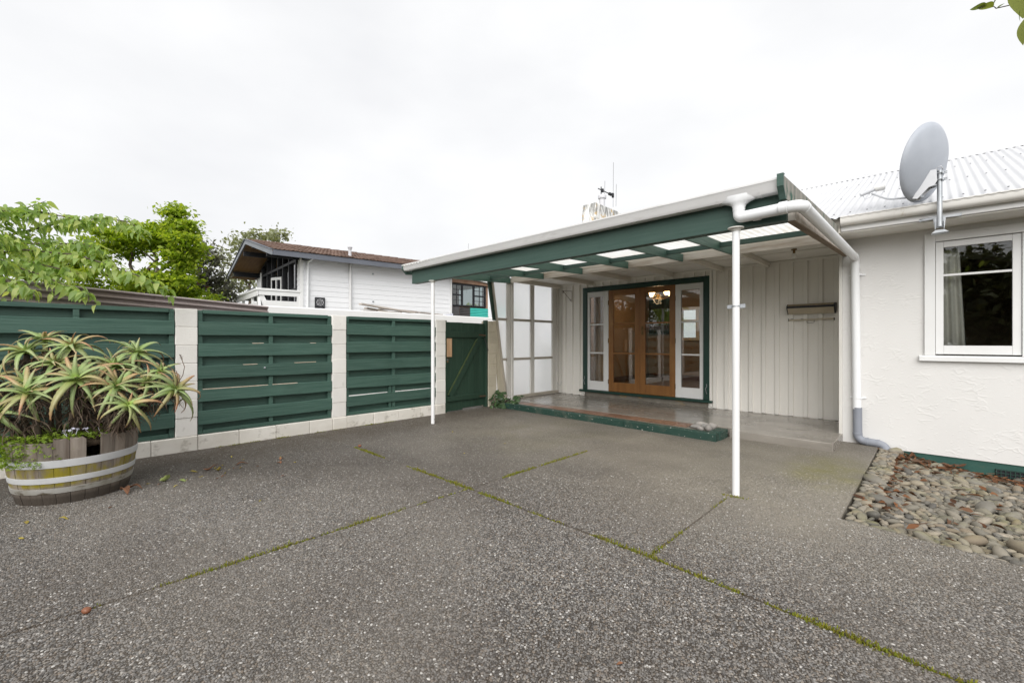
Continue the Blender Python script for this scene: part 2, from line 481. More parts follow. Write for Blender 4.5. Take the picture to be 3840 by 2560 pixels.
M['tile'] = mk('terracotta tile', (0.22, 0.115, 0.072), (0.175, 0.092, 0.058), 3, rough=0.33, spec=0.5, objr=0.14, bumps=[(30, (1, 1, 1), 0.1, 0.003)])
M['rock'] = mk('grey river rock', (0.26, 0.25, 0.235), (0.37, 0.34, 0.31), 9, rough=0.85, spec=0.2, objr=0.25, bumps=[(30, (1, 1, 1), 0.3, 0.005)])
M['stave'] = stave_mat()
M['hoop'] = mk('zinc barrel hoop', (0.64, 0.645, 0.65), (0.55, 0.555, 0.56), 4, (1, 1, 1), rough=0.6, metal=0.1,
               spots=[((0.20, 0.17, 0.12), 6, (1, 1, 3), 0.62, 0.8)])
M['hoopdirty'] = mk('grimy barrel hoop', (0.42, 0.41, 0.38), (0.28, 0.26, 0.21), 6, rough=0.7, metal=0.2, spots=[((0.12, 0.10, 0.07), 9, (1, 1, 3), 0.55, 0.7)])
M['aloe'] = aloe_mat()
M['dryleaf'] = leaf_mat('withered aloe skirt', [(0.045, 0.032, 0.024), (0.12, 0.086, 0.062), (0.20, 0.155, 0.118), (0.07, 0.048, 0.038)], 0.1, 0.9, spec=0.1)
M['clover'] = leaf_mat('clover', [(0.13, 0.21, 0.018), (0.20, 0.30, 0.026), (0.28, 0.38, 0.045)], 0.3, 0.5)
M['petal'] = mk('pale lilac petal', (0.72, 0.72, 0.86), rough=0.6)
M['cherry'] = leaf_mat('cherry leaf', [(0.20, 0.30, 0.085), (0.29, 0.42, 0.12), (0.38, 0.49, 0.16), (0.49, 0.55, 0.19)], 0.55, 0.38, 'object')
M['cherry2'] = leaf_mat('cherry foliage', [(0.19, 0.29, 0.08), (0.29, 0.42, 0.12), (0.38, 0.49, 0.16), (0.49, 0.55, 0.19)], 0.55, 0.38)
M['maple'] = leaf_mat('maple leaf', [(0.15, 0.24, 0.020), (0.25, 0.36, 0.030), (0.35, 0.45, 0.045), (0.46, 0.52, 0.07)], 0.6, 0.5)
M['grey'] = leaf_mat('grey camellia leaf', [(0.10, 0.105, 0.085), (0.17, 0.17, 0.15), (0.24, 0.235, 0.215), (0.12, 0.14, 0.07)], 0.3, 0.5)
M['euc'] = leaf_mat('sparse tree leaf', [(0.22, 0.23, 0.17), (0.28, 0.30, 0.20), (0.34, 0.37, 0.20)], 0.4, 0.6)
M['evergreen'] = leaf_mat('dark evergreen leaf', [(0.04, 0.05, 0.02), (0.09, 0.105, 0.04), (0.16, 0.17, 0.06)], 0.3, 0.5)
M['ivy'] = leaf_mat('ivy leaf', [(0.03, 0.065, 0.024), (0.05, 0.10, 0.036), (0.085, 0.14, 0.055)], 0.2, 0.35, 'object')
M['overhang'] = leaf_mat('overhanging leaf', [(0.07, 0.11, 0.02), (0.14, 0.18, 0.035), (0.26, 0.29, 0.07)], 0.45, 0.4, 'object')
M['flower'] = mk('camellia red petal', (0.55, 0.06, 0.07), rough=0.6)
M['bark'] = mk('grey brown bark', (0.075, 0.058, 0.045), (0.14, 0.115, 0.09), 6, (3, 3, 0.6), rough=0.9, spec=0.1, bumps=[(14, (3, 3, 0.6), 0.7, 0.012)])
M['litter'] = leaf_mat('dead leaf litter', [(0.07, 0.036, 0.022), (0.14, 0.066, 0.034), (0.23, 0.105, 0.05), (0.10, 0.068, 0.05)], 0.15, 0.8, spec=0.15)
M['brownleaf'] = mk('dry brown leaf', (0.24, 0.11, 0.055), (0.16, 0.075, 0.04), 30, rough=0.75, objr=0.3)
M['yellowleaf'] = mk('yellow fallen leaf', (0.42, 0.36, 0.055), (0.34, 0.25, 0.06), 30, rough=0.7, objr=0.25)
M['greenleaf'] = mk('crumpled green leaf', (0.28, 0.35, 0.10), (0.36, 0.42, 0.15), 30, rough=0.6)
M['nut'] = mk('brown nut shell', (0.17, 0.062, 0.03), (0.22, 0.085, 0.042), 12, rough=0.4)
M['corrbrown'] = mk('weathered brown iron', (0.27, 0.215, 0.20), (0.38, 0.335, 0.33), 2.2, (1, 0.5, 2), rough=0.45, spec=0.5, metal=0.1,
                    spots=[((0.33, 0.32, 0.34), 3, (1, 0.3, 3), 0.60, 0.75)])
M['whitewall'] = mk('white rendered wall', (0.80, 0.795, 0.785), (0.76, 0.755, 0.74), 1.5, rough=0.8, spec=0.2,
                    spots=[((0.55, 0.53, 0.5), 7, (1, 1, 2), 0.70, 0.80)], bumps=[(30, (1, 1, 1), 0.2, 0.006)])
M['plank'] = mk('weathered grey plank', (0.30, 0.265, 0.235), (0.42, 0.38, 0.34), 2.0, (9, 1, 9), rough=0.85, spec=0.2, objr=0.25, bumps=[(3, (15, 2, 15), 0.4, 0.005)])
M['weather'] = mk('white weatherboard paint', (0.81, 0.815, 0.83), (0.79, 0.795, 0.81), 1.2, rough=0.5, spec=0.3, objr=0.015)
M['fascia'] = mk('slate grey fascia paint', (0.115, 0.125, 0.15), (0.135, 0.145, 0.17), 2, rough=0.6)
M['fasciapale'] = mk('pale grey barge paint', (0.20, 0.215, 0.24), (0.235, 0.25, 0.275), 2, rough=0.6)
M['rooftile'] = mk('brown concrete roof tile', (0.115, 0.072, 0.056), (0.165, 0.112, 0.088), 4, rough=0.85, spec=0.2, islr=0.3,
                   spots=[((0.30, 0.28, 0.25), 7, (1, 1, 1), 0.62, 0.75), ((0.06, 0.05, 0.045), 4, (1, 1, 1), 0.6, 0.75)])
M['soffit'] = mk('stained plywood soffit', (0.30, 0.165, 0.065), (0.22, 0.115, 0.045), 2, (1, 6, 1), rough=0.6)
M['black'] = mk('black paint', (0.012, 0.013, 0.016), (0.018, 0.019, 0.023), 4, rough=0.5)
M['turq'] = mk('turquoise roofing iron', (0.075, 0.52, 0.45), (0.06, 0.46, 0.40), 3, rough=0.45)
M['darkiron'] = mk('charcoal roofing iron', (0.055, 0.053, 0.055), (0.085, 0.08, 0.08), 3, rough=0.5)
M['brownply'] = mk('bare brown timber', (0.27, 0.155, 0.10), (0.36, 0.235, 0.165), 3, (2, 2, 1), rough=0.8)
M['chimney'] = mk('stained whitewashed chimney', (0.80, 0.795, 0.77), (0.72, 0.71, 0.68), 2, rough=0.85, spec=0.2,
                  spots=[((0.24, 0.24, 0.23), 4, (2.2, 2.2, 0.6), 0.47, 0.60), ((0.50, 0.33, 0.12), 5, (1.3, 1.3, 1), 0.56, 0.64)], bumps=[(25, (1, 1, 1), 0.3, 0.01)])
M['potgrey'] = mk('grey flue pipe', (0.58, 0.58, 0.60), (0.5, 0.5, 0.52), 4, rough=0.6)
M['tan'] = mk('tan interior wall', (0.36, 0.265, 0.195), (0.33, 0.24, 0.175), 1, rough=0.8, spec=0.2)
M['interiorceil'] = mk('interior ceiling', (0.50, 0.38, 0.29), (0.47, 0.35, 0.27), 1, rough=0.8)
M['carpet'] = mk('brown carpet', (0.17, 0.125, 0.10), (0.14, 0.10, 0.08), 40, rough=0.95, spec=0.1)
M['skirt'] = mk('mahogany skirting', (0.13, 0.045, 0.025), rough=0.45)
M['curtain'] = mk('cream curtain', (0.70, 0.66, 0.60), (0.62, 0.58, 0.53), 3, (6, 6, 0.3), rough=0.85)
M['curtaindark'] = mk('dark green curtain', (0.035, 0.045, 0.03), (0.05, 0.06, 0.042), 3, (6, 6, 0.3), rough=0.9)
M['curtaintan'] = mk('tan curtain', (0.46, 0.29, 0.17), (0.40, 0.25, 0.145), 3, (6, 6, 0.3), rough=0.85)
M['bulb'] = emit_mat('lit lamp glass', (1.0, 0.62, 0.26), 9)
M['milk'] = mk('unlit pearl bulb', (0.82, 0.81, 0.78), rough=0.25)
M['linecream'] = mk('cream enamel', (0.50, 0.435, 0.33), (0.46, 0.40, 0.30), 4, rough=0.35)
M['linebrown'] = mk('brown enamel', (0.30, 0.235, 0.15), rough=0.45)
M['plinth'] = mk('green painted plinth', (0.022, 0.075, 0.06), (0.03, 0.09, 0.072), 4, rough=0.75,
                 spots=[((0.30, 0.32, 0.29), 12, (1, 1, 1), 0.66, 0.72), ((0.08, 0.10, 0.07), 4, (1, 1, 2), 0.6, 0.8)], bumps=[(35, (1, 1, 1), 0.4, 0.006)])
M['lilac'] = mk('pale metal flashing', (0.46, 0.47, 0.54), (0.52, 0.53, 0.6), 5, rough=0.5)
M['chalk'] = mk('white line paint', (0.70, 0.70, 0.72), rough=0.7)
M['spring'] = mk('grey spring steel', (0.10, 0.10, 0.10), rough=0.5, metal=0.6)
M['padlock'] = mk('tarnished padlock', (0.24, 0.165, 0.085), (0.16, 0.11, 0.06), 30, rough=0.5, metal=0.5)


def stone_mat():
    n = NT('river pebble')
    oi = n.node('ShaderNodeObjectInfo')
    mixr = n.math('FRACT', n.math('ADD', oi.outputs['Random'], n.isl))
    c = n.ramp(mixr, [(0.0, (0.10, 0.10, 0.10)), (0.18, (0.17, 0.165, 0.15)), (0.36, (0.225, 0.215, 0.185)), (0.5, (0.175, 0.175, 0.175)),
                      (0.64, (0.29, 0.265, 0.215)), (0.76, (0.22, 0.185, 0.145)), (0.88, (0.27, 0.255, 0.225)), (1.0, (0.34, 0.31, 0.265))])
    c = n.mix(n.ramp(n.noise(16, (1, 1, 1.6), 5), [(0.4, 0), (0.75, 0.55)]), c, (0.155, 0.145, 0.12))
    sp = n.node('ShaderNodeSeparateXYZ')
    n.l.new(n.geo.outputs['Normal'], sp.inputs[0])
    alg = n.math('MULTIPLY', n.ramp(sp.outputs['Z'], [(0.3, 0), (0.85, 1)]), n.ramp(n.noise(2.4, (1, 1, 1), 5), [(0.48, 0), (0.70, 0.5)]))
    c = n.mix(alg, c, (0.20, 0.20, 0.075))
    c = n.mix(1.0, c, (0.97, 0.925, 0.85), 'MULTIPLY')
    nm = n.bump(n.noise(45, (1, 1, 1), 4), 0.25, 0.004)
    return n.done(n.pbr(c, 0.66, 0.3, 0, nm))


M['stone'] = stone_mat()


# ------------------------------------------------------------------ mesh building
class MB:
    def __init__(s):
        s.v, s.f, s.mi, s.t = [], [], [], None

    def add(s, vs, fs, m=0):
        b = len(s.v)
        s.v += [tuple(v) for v in vs]
        for f in fs:
            s.f.append(tuple(i + b for i in f))
            s.mi.append(m)
        return s

    def obox(s, c, ax, ay, az, ch=0.0, m=0):
        """box with half-axis vectors, optionally chamfered"""
        c, ax, ay, az = Vector(c), Vector(ax), Vector(ay), Vector(az)
        a, b, d = ax.length, ay.length, az.length
        ux, uy, uz = ax / a, ay / b, az / d
        if ch <= 0:
            vs = [c + ax * i + ay * j + az * k for i in (-1, 1) for j in (-1, 1) for k in (-1, 1)]
            return s.add(vs, [(0, 1, 3, 2), (4, 6, 7, 5), (0, 4, 5, 1), (2, 3, 7, 6), (0, 2, 6, 4), (1, 5, 7, 3)], m)
        k = min(ch, a * 0.49, b * 0.49, d * 0.49)
        vs, idx = [], {}
        for i in (-1, 1):
            for j in (-1, 1):
                for l in (-1, 1):
                    for q in range(3):
                        e = [a - k, b - k, d - k]
                        e[q] += k
                        idx[i, j, l, q] = len(vs)
                        vs.append(c + ux * (e[0] * i) + uy * (e[1] * j) + uz * (e[2] * l))
        fs = []
        S = (-1, 1)
        for i in S:
            fs.append([idx[i, -1, -1, 0], idx[i, 1, -1, 0], idx[i, 1, 1, 0], idx[i, -1, 1, 0]])
            fs.append([idx[-1, i, -1, 1], idx[1, i, -1, 1], idx[1, i, 1, 1], idx[-1, i, 1, 1]])
            fs.append([idx[-1, -1, i, 2], idx[1, -1, i, 2], idx[1, 1, i, 2], idx[-1, 1, i, 2]])
        for i in S:
            for j in S:
                fs.append([idx[i, j, -1, 0], idx[i, j, 1, 0], idx[i, j, 1, 1], idx[i, j, -1, 1]])
                fs.append([idx[i, -1, j, 0], idx[i, 1, j, 0], idx[i, 1, j, 2], idx[i, -1, j, 2]])
                fs.append([idx[-1, i, j, 1], idx[1, i, j, 1], idx[1, i, j, 2], idx[-1, i, j, 2]])
                for l in S:
                    fs.append([idx[i, j, l, 0], idx[i, j, l, 1], idx[i, j, l, 2]])
        return s.add(vs, fs, m)

    def box(s, x0, x1, y0, y1, z0, z1, ch=0.0, m=0):
        return s.obox(((x0 + x1) / 2, (y0 + y1) / 2, (z0 + z1) / 2), ((x1 - x0) / 2, 0, 0), (0, (y1 - y0) / 2, 0), (0, 0, (z1 - z0) / 2), ch, m)

    def bar(s, p0, p1, w, h, up=(0, 0, 1), ch=0.0, m=0):
        """rectangular bar from p0 to p1: w across, h along up"""
        p0, p1 = Vector(p0), Vector(p1)
        d = p1 - p0
        u = Vector(up)
        side = d.cross(u).normalized()
        u = side.cross(d).normalized()
        return s.obox((p0 + p1) / 2, d / 2, side * w / 2, u * h / 2, ch, m)

    def prism(s, poly, p0, p1, A, B, m=0, cap=True):
        p0, p1, A, B = Vector(p0), Vector(p1), Vector(A), Vector(B)
        n = len(poly)
        vs = [p0 + A * a + B * b for a, b in poly] + [p1 + A * a + B * b for a, b in poly]
        fs = [(i, (i + 1) % n, n + (i + 1) % n, n + i) for i in range(n)]
        if cap:
            fs += [tuple(range(n))[::-1], tuple(range(n, 2 * n))]
        return s.add(vs, fs, m)

    def tube(s, path, r, n=10, cap=True, m=0):
        P = [Vector(p) for p in path]
        rr = r if hasattr(r, '__len__') else [r] * len(P)
        vs, fs = [], []
        ref = None
        for i, p in enumerate(P):
            t = (P[min(i + 1, len(P) - 1)] - P[max(i - 1, 0)]).normalized()
            if ref is None:
                ref = t.orthogonal().normalized()
            a = (ref - t * ref.dot(t)).normalized()
            ref = a
            b = t.cross(a)
            for k in range(n):
                q = 2 * PI * k / n
                vs.append(p + (a * math.cos(q) + b * math.sin(q)) * rr[i])
        for i in range(len(P) - 1):
            for k in range(n):
                k2 = (k + 1) % n
                fs.append((i * n + k, i * n + k2, (i + 1) * n + k2, (i + 1) * n + k))
        if cap:
            fs.append(tuple(range(n))[::-1])
            fs.append(tuple((len(P) - 1) * n + k for k in range(n)))
        return s.add(vs, fs, m)

    def lathe(s, prof, c, n=24, m=0, axis=(0, 0, 1), cap=True, a0=0.0, a1=2 * PI):
        c = Vector(c)
        q = Vector((0, 0, 1)).rotation_difference(Vector(axis).normalized())
        full = abs(a1 - a0 - 2 * PI) < 1e-6
        k = n if full else n + 1
        vs, fs = [], []
        for r, z in prof:
            for i in range(k):
                a = a0 + (a1 - a0) * i / n
                vs.append(c + q @ Vector((r * math.cos(a), r * math.sin(a), z)))
        for j in range(len(prof) - 1):
            for i in range(n):
                i2 = (i + 1) % k
                fs.append((j * k + i, j * k + i2, (j + 1) * k + i2, (j + 1) * k + i))
        if cap and full:
            if prof[0][0] > 1e-6:
                fs.append(tuple(range(k))[::-1])
            if prof[-1][0] > 1e-6:
                fs.append(tuple((len(prof) - 1) * k + i for i in range(k)))
        return s.add(vs, fs, m)

    def corr(s, o, wdir, ldir, wid, length, pitch, amp, nrm, seg=8, rows=1, m=0):
        """corrugated sheet: waves run across wdir, ridges run along ldir"""
        o, wdir, ldir, nrm = Vector(o), Vector(wdir).normalized(), Vector(ldir).normalized(), Vector(nrm).normalized()
        n = int(wid / pitch * seg)
        vs, fs = [], []
        for j in range(rows + 1):
            for i in range(n + 1):
                x = wid * i / n
                vs.append(o + wdir * x + ldir * (length * j / rows) + nrm * (amp * math.sin(2 * PI * x / pitch)))
        for j in range(rows):
            for i in range(n):
                a = j * (n + 1) + i
                fs.append((a, a + 1, a + n + 2, a + n + 1))
        return s.add(vs, fs, m)

    def build(s, name, mat, parent=None, origin=None, smooth=False, fix=True, angle=None, kind=None):
        me = bpy.data.meshes.new(name)
        if origin is None:
            xs = np.array(s.v)
            lo, hi = xs.min(0), xs.max(0)
            origin = Vector(((lo[0] + hi[0]) / 2, (lo[1] + hi[1]) / 2, lo[2]))
        origin = Vector(origin)
        me.from_pydata([tuple(Vector(v) - origin) for v in s.v], [], s.f)
        mats = mat if isinstance(mat, (list, tuple)) else [mat]
        for m_ in mats:
            me.materials.append(m_)
        if len(mats) > 1:
            me.polygons.foreach_set('material_index', s.mi)
        if fix:
            bm = bmesh.new()
            bm.from_mesh(me)
            bmesh.ops.recalc_face_normals(bm, faces=bm.faces)
            bm.to_mesh(me)
            bm.free()
        if smooth or angle:
            me.polygons.foreach_set('use_smooth', [True] * len(me.polygons))
            if angle:
                me.set_sharp_from_angle(angle=math.radians(angle))
        if s.t is not None:
            at = me.attributes.new('t', 'FLOAT', 'POINT')
            at.data.foreach_set('value', s.t)
        me.update()
        return link(name, me, parent, origin, kind)


ORG = {}


def link(name, me, parent=None, origin=(0, 0, 0), kind=None, rot=None, scale=None):
    o = bpy.data.objects.new(name, me)
    COL.objects.link(o)
    origin = Vector(origin)
    ORG[o.name] = origin
    if parent is not None:
        o.parent = parent
        o.location = origin - ORG[parent.name]
    else:
        o.location = origin
    if rot is not None:
        o.rotation_mode = 'QUATERNION'
        o.rotation_quaternion = rot
    if scale is not None:
        o.scale = scale
    if kind:
        o['kind'] = kind
    return o


def tag(o, label, cat, group=None):
    o['label'] = label
    o['category'] = cat
    if group:
        o['group'] = group
    return o


def thing(name, label, cat, loc=(0, 0, 0), group=None):
    o = link(name, None, None, loc)
    o.empty_display_size = 0.2
    return tag(o, label, cat, group)


def part_empty(name, parent, loc):
    o = link(name, None, parent, loc)
    o.empty_display_size = 0.1
    return o


def fillet(path, rad, seg=5):
    P = [Vector(p) for p in path]
    out = [P[0]]
    for i in range(1, len(P) - 1):
        a, b, c = P[i - 1], P[i], P[i + 1]
        d1, d2 = (a - b).normalized(), (c - b).normalized()
        r = min(rad, (a - b).length * 0.49, (c - b).length * 0.49)
        s0, s1 = b + d1 * r, b + d2 * r
        for k in range(seg + 1):
            t = k / seg
            out.append(s0 * (1 - t) ** 2 + b * 2 * t * (1 - t) + s1 * t * t)
    out.append(P[-1])
    return out


# ================================================================== SETTING: ground and paving
MB().box(-120, 120, -120, 120, -1.0, -0.35).build('ground', M['ground'], kind='structure')

MB().box(-9.58, -7.1, -3, 20, -0.40, -0.30).box(-7.1, -6.35, 3.0, 20, -0.40, -0.302).build('bounce_ground', mk('pale bounce ground', (0.47, 0.455, 0.43), (0.40, 0.385, 0.36), 1.2, rough=0.85, spec=0.2), kind='structure')  # unseen pale ground, added to bounce light into the frosted panes
pav = link('paving', None, None, (-2, 1, 0), 'structure')
g_ = 0.0045


def slab_poly(pts, z0=-0.14, z1=0.0):
    m = MB()
    n = len(pts)
    m.add([(x, y, z0) for x, y in pts] + [(x, y, z1 - 0.006) for x, y in pts], [(i, (i + 1) % n, n + (i + 1) % n, n + i) for i in range(n)] + [tuple(range(n))[::-1]])
    cx, cy = sum(p[0] for p in pts) / n, sum(p[1] for p in pts) / n
    ins = []
    for i in range(n):                                          # small worn arris round the top
        a, b, c = Vector(pts[i - 1]), Vector(pts[i]), Vector(pts[(i + 1) % n])
        d1, d2 = (b - a).normalized(), (c - b).normalized()
        n1, n2 = Vector((-d1.y, d1.x)), Vector((-d2.y, d2.x))
        q = (n1 + n2)
        q = q / max(0.6, (1 + n1.dot(n2))) if n1.dot(n2) > -0.5 else q * 0
        ins.append(b + q * 0.006)
    b0 = len(m.v)
    m.add([(x, y, z1 - 0.006) for x, y in pts] + [(p.x, p.y, z1) for p in ins], [(i, (i + 1) % n, n + (i + 1) % n, n + i) for i in range(n)] + [tuple(range(n, 2 * n))])
    return m.build('paving_slab', M['aggregate'], pav, fix=False)


YJ, XJ = 2.395, -2.82
slab_poly([(-6.07, -5), (XJ - g_, -5), (XJ - g_, YJ + 0.035 - g_), (-6.07, YJ + 0.07 - g_)])
slab_poly([(XJ + g_, -5), (4.5, -5), (4.5, 2.10), (0.3, 2.27 - g_), (-1.18, YJ - 0.02 - g_), (XJ + g_, YJ + 0.03 - g_)])
slab_poly([(-6.30, YJ + 0.07 + g_), (XJ - g_, YJ + 0.035 + g_), (XJ - g_, 6.2), (-6.30, 6.2)])
slab_poly([(XJ + g_, YJ + 0.03 + g_), (-1.18 - g_, YJ - 0.02 + g_), (-1.184, 3.05), (-1.181, 3.70), (-1.179, 3.70), (-1.176, 3.05), (-1.18 + g_, YJ - 0.02 + g_), (0.3, 2.27 + g_), (4.5, 2.10 + 2 * g_), (4.5, 3.35), (1.2, 3.62), (0.36, 3.70), (-0.22, 3.78), (-0.468, 3.812), (-0.462, 6.79), (XJ + g_, 6.79)])
MB().box(-6.5, 4.5, -5, 3.2, -0.2, -0.006).box(-6.5, -0.50, 3.2, 6.8, -0.2, -0.0062).build('joint_filling', mk('gritty joint filling', (0.085, 0.072, 0.056), (0.13, 0.112, 0.09), 40, rough=0.9, spec=0.1), pav)


def blades(m, x, y, z, n, r, h):
    for _ in range(n):
        a = R.uniform(0, 2 * PI)
        px, py = x + R.gauss(0, r), y + R.gauss(0, r)
        hh = h * R.uniform(0.4, 1.2)
        w = 0.004 * R.uniform(0.7, 1.4)
        dx, dy = math.cos(a) * w, math.sin(a) * w
        lx, ly = R.gauss(0, 0.35) * hh, R.gauss(0, 0.35) * hh
        m.add([(px - dx, py - dy, z), (px + dx, py + dy, z), (px + lx + dx * 0.4, py + ly + dy * 0.4, z + hh), (px + lx - dx * 0.4, py + ly - dy * 0.4, z + hh)], [(0, 1, 2, 3)])


mm = MB()


def moss_line(p0, p1, dens, gaps=0.0):
    p0, p1 = Vector(p0), Vector(p1)
    L = (p1 - p0).length
    n = int(L / 0.006)
    for i in range(n):
        t = i / n
        q = p0.lerp(p1, t)
        k = mnoise.noise(Vector((q.x * 3.1, q.y * 3.1, 1.7))) + 0.5 * mnoise.noise(Vector((q.x * 11, q.y * 11, 4.1)))
        if k < gaps:
            continue
        s_ = min(1.0, 0.35 + (k - gaps) * 1.6)
        blades(mm, q.x, q.y, -0.006, max(1, int(dens * s_)), 0.0045 + 0.0085 * s_, 0.009 + 0.011 * s_)


moss_line((-4.9, 2.455, 0), (-2.8, 2.425, 0), 5, -0.10)
moss_line((-2.8, 2.425, 0), (-1.18, 2.375, 0), 5, -0.16)
moss_line((-1.18, 2.375, 0), (-0.3, 2.31, 0), 7, -0.30)
moss_line((-0.3, 2.31, 0), (0.5, 2.252, 0), 8, -0.62)
moss_line((-2.82, 0.9, 0), (-2.82, 2.4, 0), 5, -0.12)
moss_line((-2.82, -0.3, 0), (-2.82, 0.9, 0), 4, 0.12)
moss_line((-2.82, 2.4, 0), (-2.82, 4.4, 0), 4, -0.12)
moss_line((-1.18, 2.37, 0), (-1.18, 3.2, 0), 3, -0.15)
moss_line((-1.18, 3.2, 0), (-1.18, 3.72, 0), 2, 0.0)
moss_line((-6.04, -1.0, 0), (-6.04, 4.7, 0), 3, 0.1)
moss_line((-1.22, 3.74, 0), (-1.06, 3.76, 0), 4, -0.4)
mm.build('joint_moss', M['moss'], fix=False, kind='stuff')

# the aggregate itself, stone by stone in the near yard (far off the material takes over)
def aggregate_stones():
    rg = np.random.default_rng(8)
    st = 0.0098
    xs, ys = np.meshgrid(np.arange(-5.3, 1.6, st), np.arange(-1.0, 4.9, st * 0.92))
    xs = xs + (np.arange(xs.shape[0]) % 2)[:, None] * st * 0.5
    P = np.stack([xs.ravel(), ys.ravel()], 1) + rg.uniform(-0.0034, 0.0034, (xs.size, 2))
    d = np.hypot(P[:, 0], P[:, 1])
    fwd = -0.691 * P[:, 0] + 0.723 * P[:, 1]
    lat = 0.723 * P[:, 0] + 0.691 * P[:, 1]
    keep = (fwd > 1.35) & (np.abs(lat) < 1.30 * fwd + 0.25) & (rg.random(len(P)) < np.clip((4.3 - fwd) / 1.3, 0, 1) * 0.93)
    j1 = np.abs(P[:, 0] + 2.82) < 0.010
    yl = np.where(P[:, 0] < -1.18, 2.375 + (P[:, 0] + 1.18) * -0.033, 2.375 + (P[:, 0] + 1.18) * -0.071)
    j2 = np.abs(P[:, 1] - yl) < 0.011
    j3 = (np.abs(P[:, 0] + 1.18) < 0.008) & (P[:, 1] > 2.37) & (P[:, 1] < 3.7)
    bed = (P[:, 0] > -0.475) & (P[:, 1] > np.interp(P[:, 0], [-0.47, -0.22, 0.36, 1.2, 4.5], [3.80, 3.77, 3.69, 3.61, 3.34]) - 0.008)
    P = P[keep & ~j1 & ~j2 & ~j3 & ~bed]
    n = len(P)
    me = bpy.data.meshes.new('aggregate_stones')
    me.vertices.add(n)
    me.vertices.foreach_set('co', np.column_stack([P, np.full(n, -0.0004) + rg.uniform(-0.0012, 0.0008, n)]).astype(np.float32).ravel())
    s0 = rg.uniform(0.0040, 0.0066, n)
    sc3 = np.column_stack([s0 * rg.uniform(1.0, 1.35, n), s0 * rg.uniform(0.75, 1.0, n), s0 * rg.uniform(0.45, 0.7, n)])
    ro3 = np.column_stack([rg.normal(0, 0.2, n), rg.normal(0, 0.2, n), rg.uniform(0, 2 * PI, n)])
    a = me.attributes.new('scl', 'FLOAT_VECTOR', 'POINT')
    a.data.foreach_set('vector', sc3.astype(np.float32).ravel())
    a = me.attributes.new('rot', 'FLOAT_VECTOR', 'POINT')
    a.data.foreach_set('vector', ro3.astype(np.float32).ravel())
    o = link('aggregate_stones', me, pav, (0, 0, 0), 'stuff')
    n_ = NT('aggregate pebble')
    rnd = n_.node('ShaderNodeObjectInfo').outputs['Random']
    c = n_.ramp(rnd, [(0.0, (0.045, 0.041, 0.037)), (0.25, (0.100, 0.095, 0.090)), (0.45, (0.155, 0.142, 0.125)), (0.62, (0.205, 0.199, 0.192)),
                      (0.78, (0.175, 0.140, 0.107)), (0.90, (0.250, 0.240, 0.228)), (0.962, (0.28, 0.25, 0.21)), (0.980, (0.37, 0.355, 0.33)), (1.0, (0.48, 0.46, 0.43))])
    c0_ = c
    c = weathering(n_, c, 0.8)
    c = n_.mix(n_.ramp(rnd, [(0.970, 0), (0.980, 1)]), c, c0_)
    mat = n_.done(n_.pbr(c, 0.5, 0.4))
    ng = bpy.data.node_groups.new('scatter aggregate', 'GeometryNodeTree')
    ng.interface.new_socket('Geometry', in_out='INPUT', socket_type='NodeSocketGeometry')
    ng.interface.new_socket('Geometry', in_out='OUTPUT', socket_type='NodeSocketGeometry')
    gi, go = ng.nodes.new('NodeGroupInput'), ng.nodes.new('NodeGroupOutput')
    ico = ng.nodes.new('GeometryNodeMeshIcoSphere')
    ico.inputs['Radius'].default_value = 1.0
    ico.inputs['Subdivisions'].default_value = 2
    sm = ng.nodes.new('GeometryNodeSetShadeSmooth')
    sma = ng.nodes.new('GeometryNodeSetMaterial')
    sma.inputs['Material'].default_value = mat
    iop = ng.nodes.new('GeometryNodeInstanceOnPoints')
    at = []
    for nm_ in ('scl', 'rot'):
        q = ng.nodes.new('GeometryNodeInputNamedAttribute')
        q.data_type = 'FLOAT_VECTOR'
        q.inputs['Name'].default_value = nm_
        at.append(q)
    e2r = ng.nodes.new('FunctionNodeEulerToRotation')
    L = ng.links.new
    L(ico.outputs['Mesh'], sm.inputs['Geometry'])
    L(sm.outputs['Geometry'], sma.inputs['Geometry'])
    L(sma.outputs['Geometry'], iop.inputs['Instance'])
    L(gi.outputs[0], iop.inputs['Points'])
    L(at[0].outputs['Attribute'], iop.inputs['Scale'])
    L(at[1].outputs['Attribute'], e2r.inputs[0])
    L(e2r.outputs[0], iop.inputs['Rotation'])
    L(iop.outputs['Instances'], go.inputs[0])
    o.modifiers.new('scatter', 'NODES').node_group = ng
    return n


aggregate_stones()

# concrete veranda slab with its tiled edge
vs_ = link('veranda_slab', None, None, (-3.4, 6.9, 0), 'structure')
m = MB()
m.box(-6.1, -1.90, 6.215, 7.86, -0.1, 0.092, 0.003)
m.box(-1.90, -0.808, 6.045, 7.86, -0.1, 0.094, 0.005)
m.build('concrete_floor', M['slab'], vs_, angle=40)
MB().box(-5.75, -1.97, 5.83, 6.21, -0.1, 0.082).build('tile_bed', M['slabedge'], vs_)
tm = None
ntx = 18
for j in range(2):
    for i in range(ntx):
        x = -5.62 + i * 0.1845
        y = 5.965 + j * 0.128 - 0.0 * i
        if tm is None:
            mb = MB().obox((x, y, 0.087), (0.0875, 0, 0), (0, 0.0595, 0), (0, 0, 0.007), 0.003)
            to = mb.build('tile', M['tile'], vs_, origin=(x, y, 0.087))
            tm = to.data
        else:
            link('tile', tm, vs_, (x, y, 0.087 + R.uniform(-0.0015, 0.0015)))

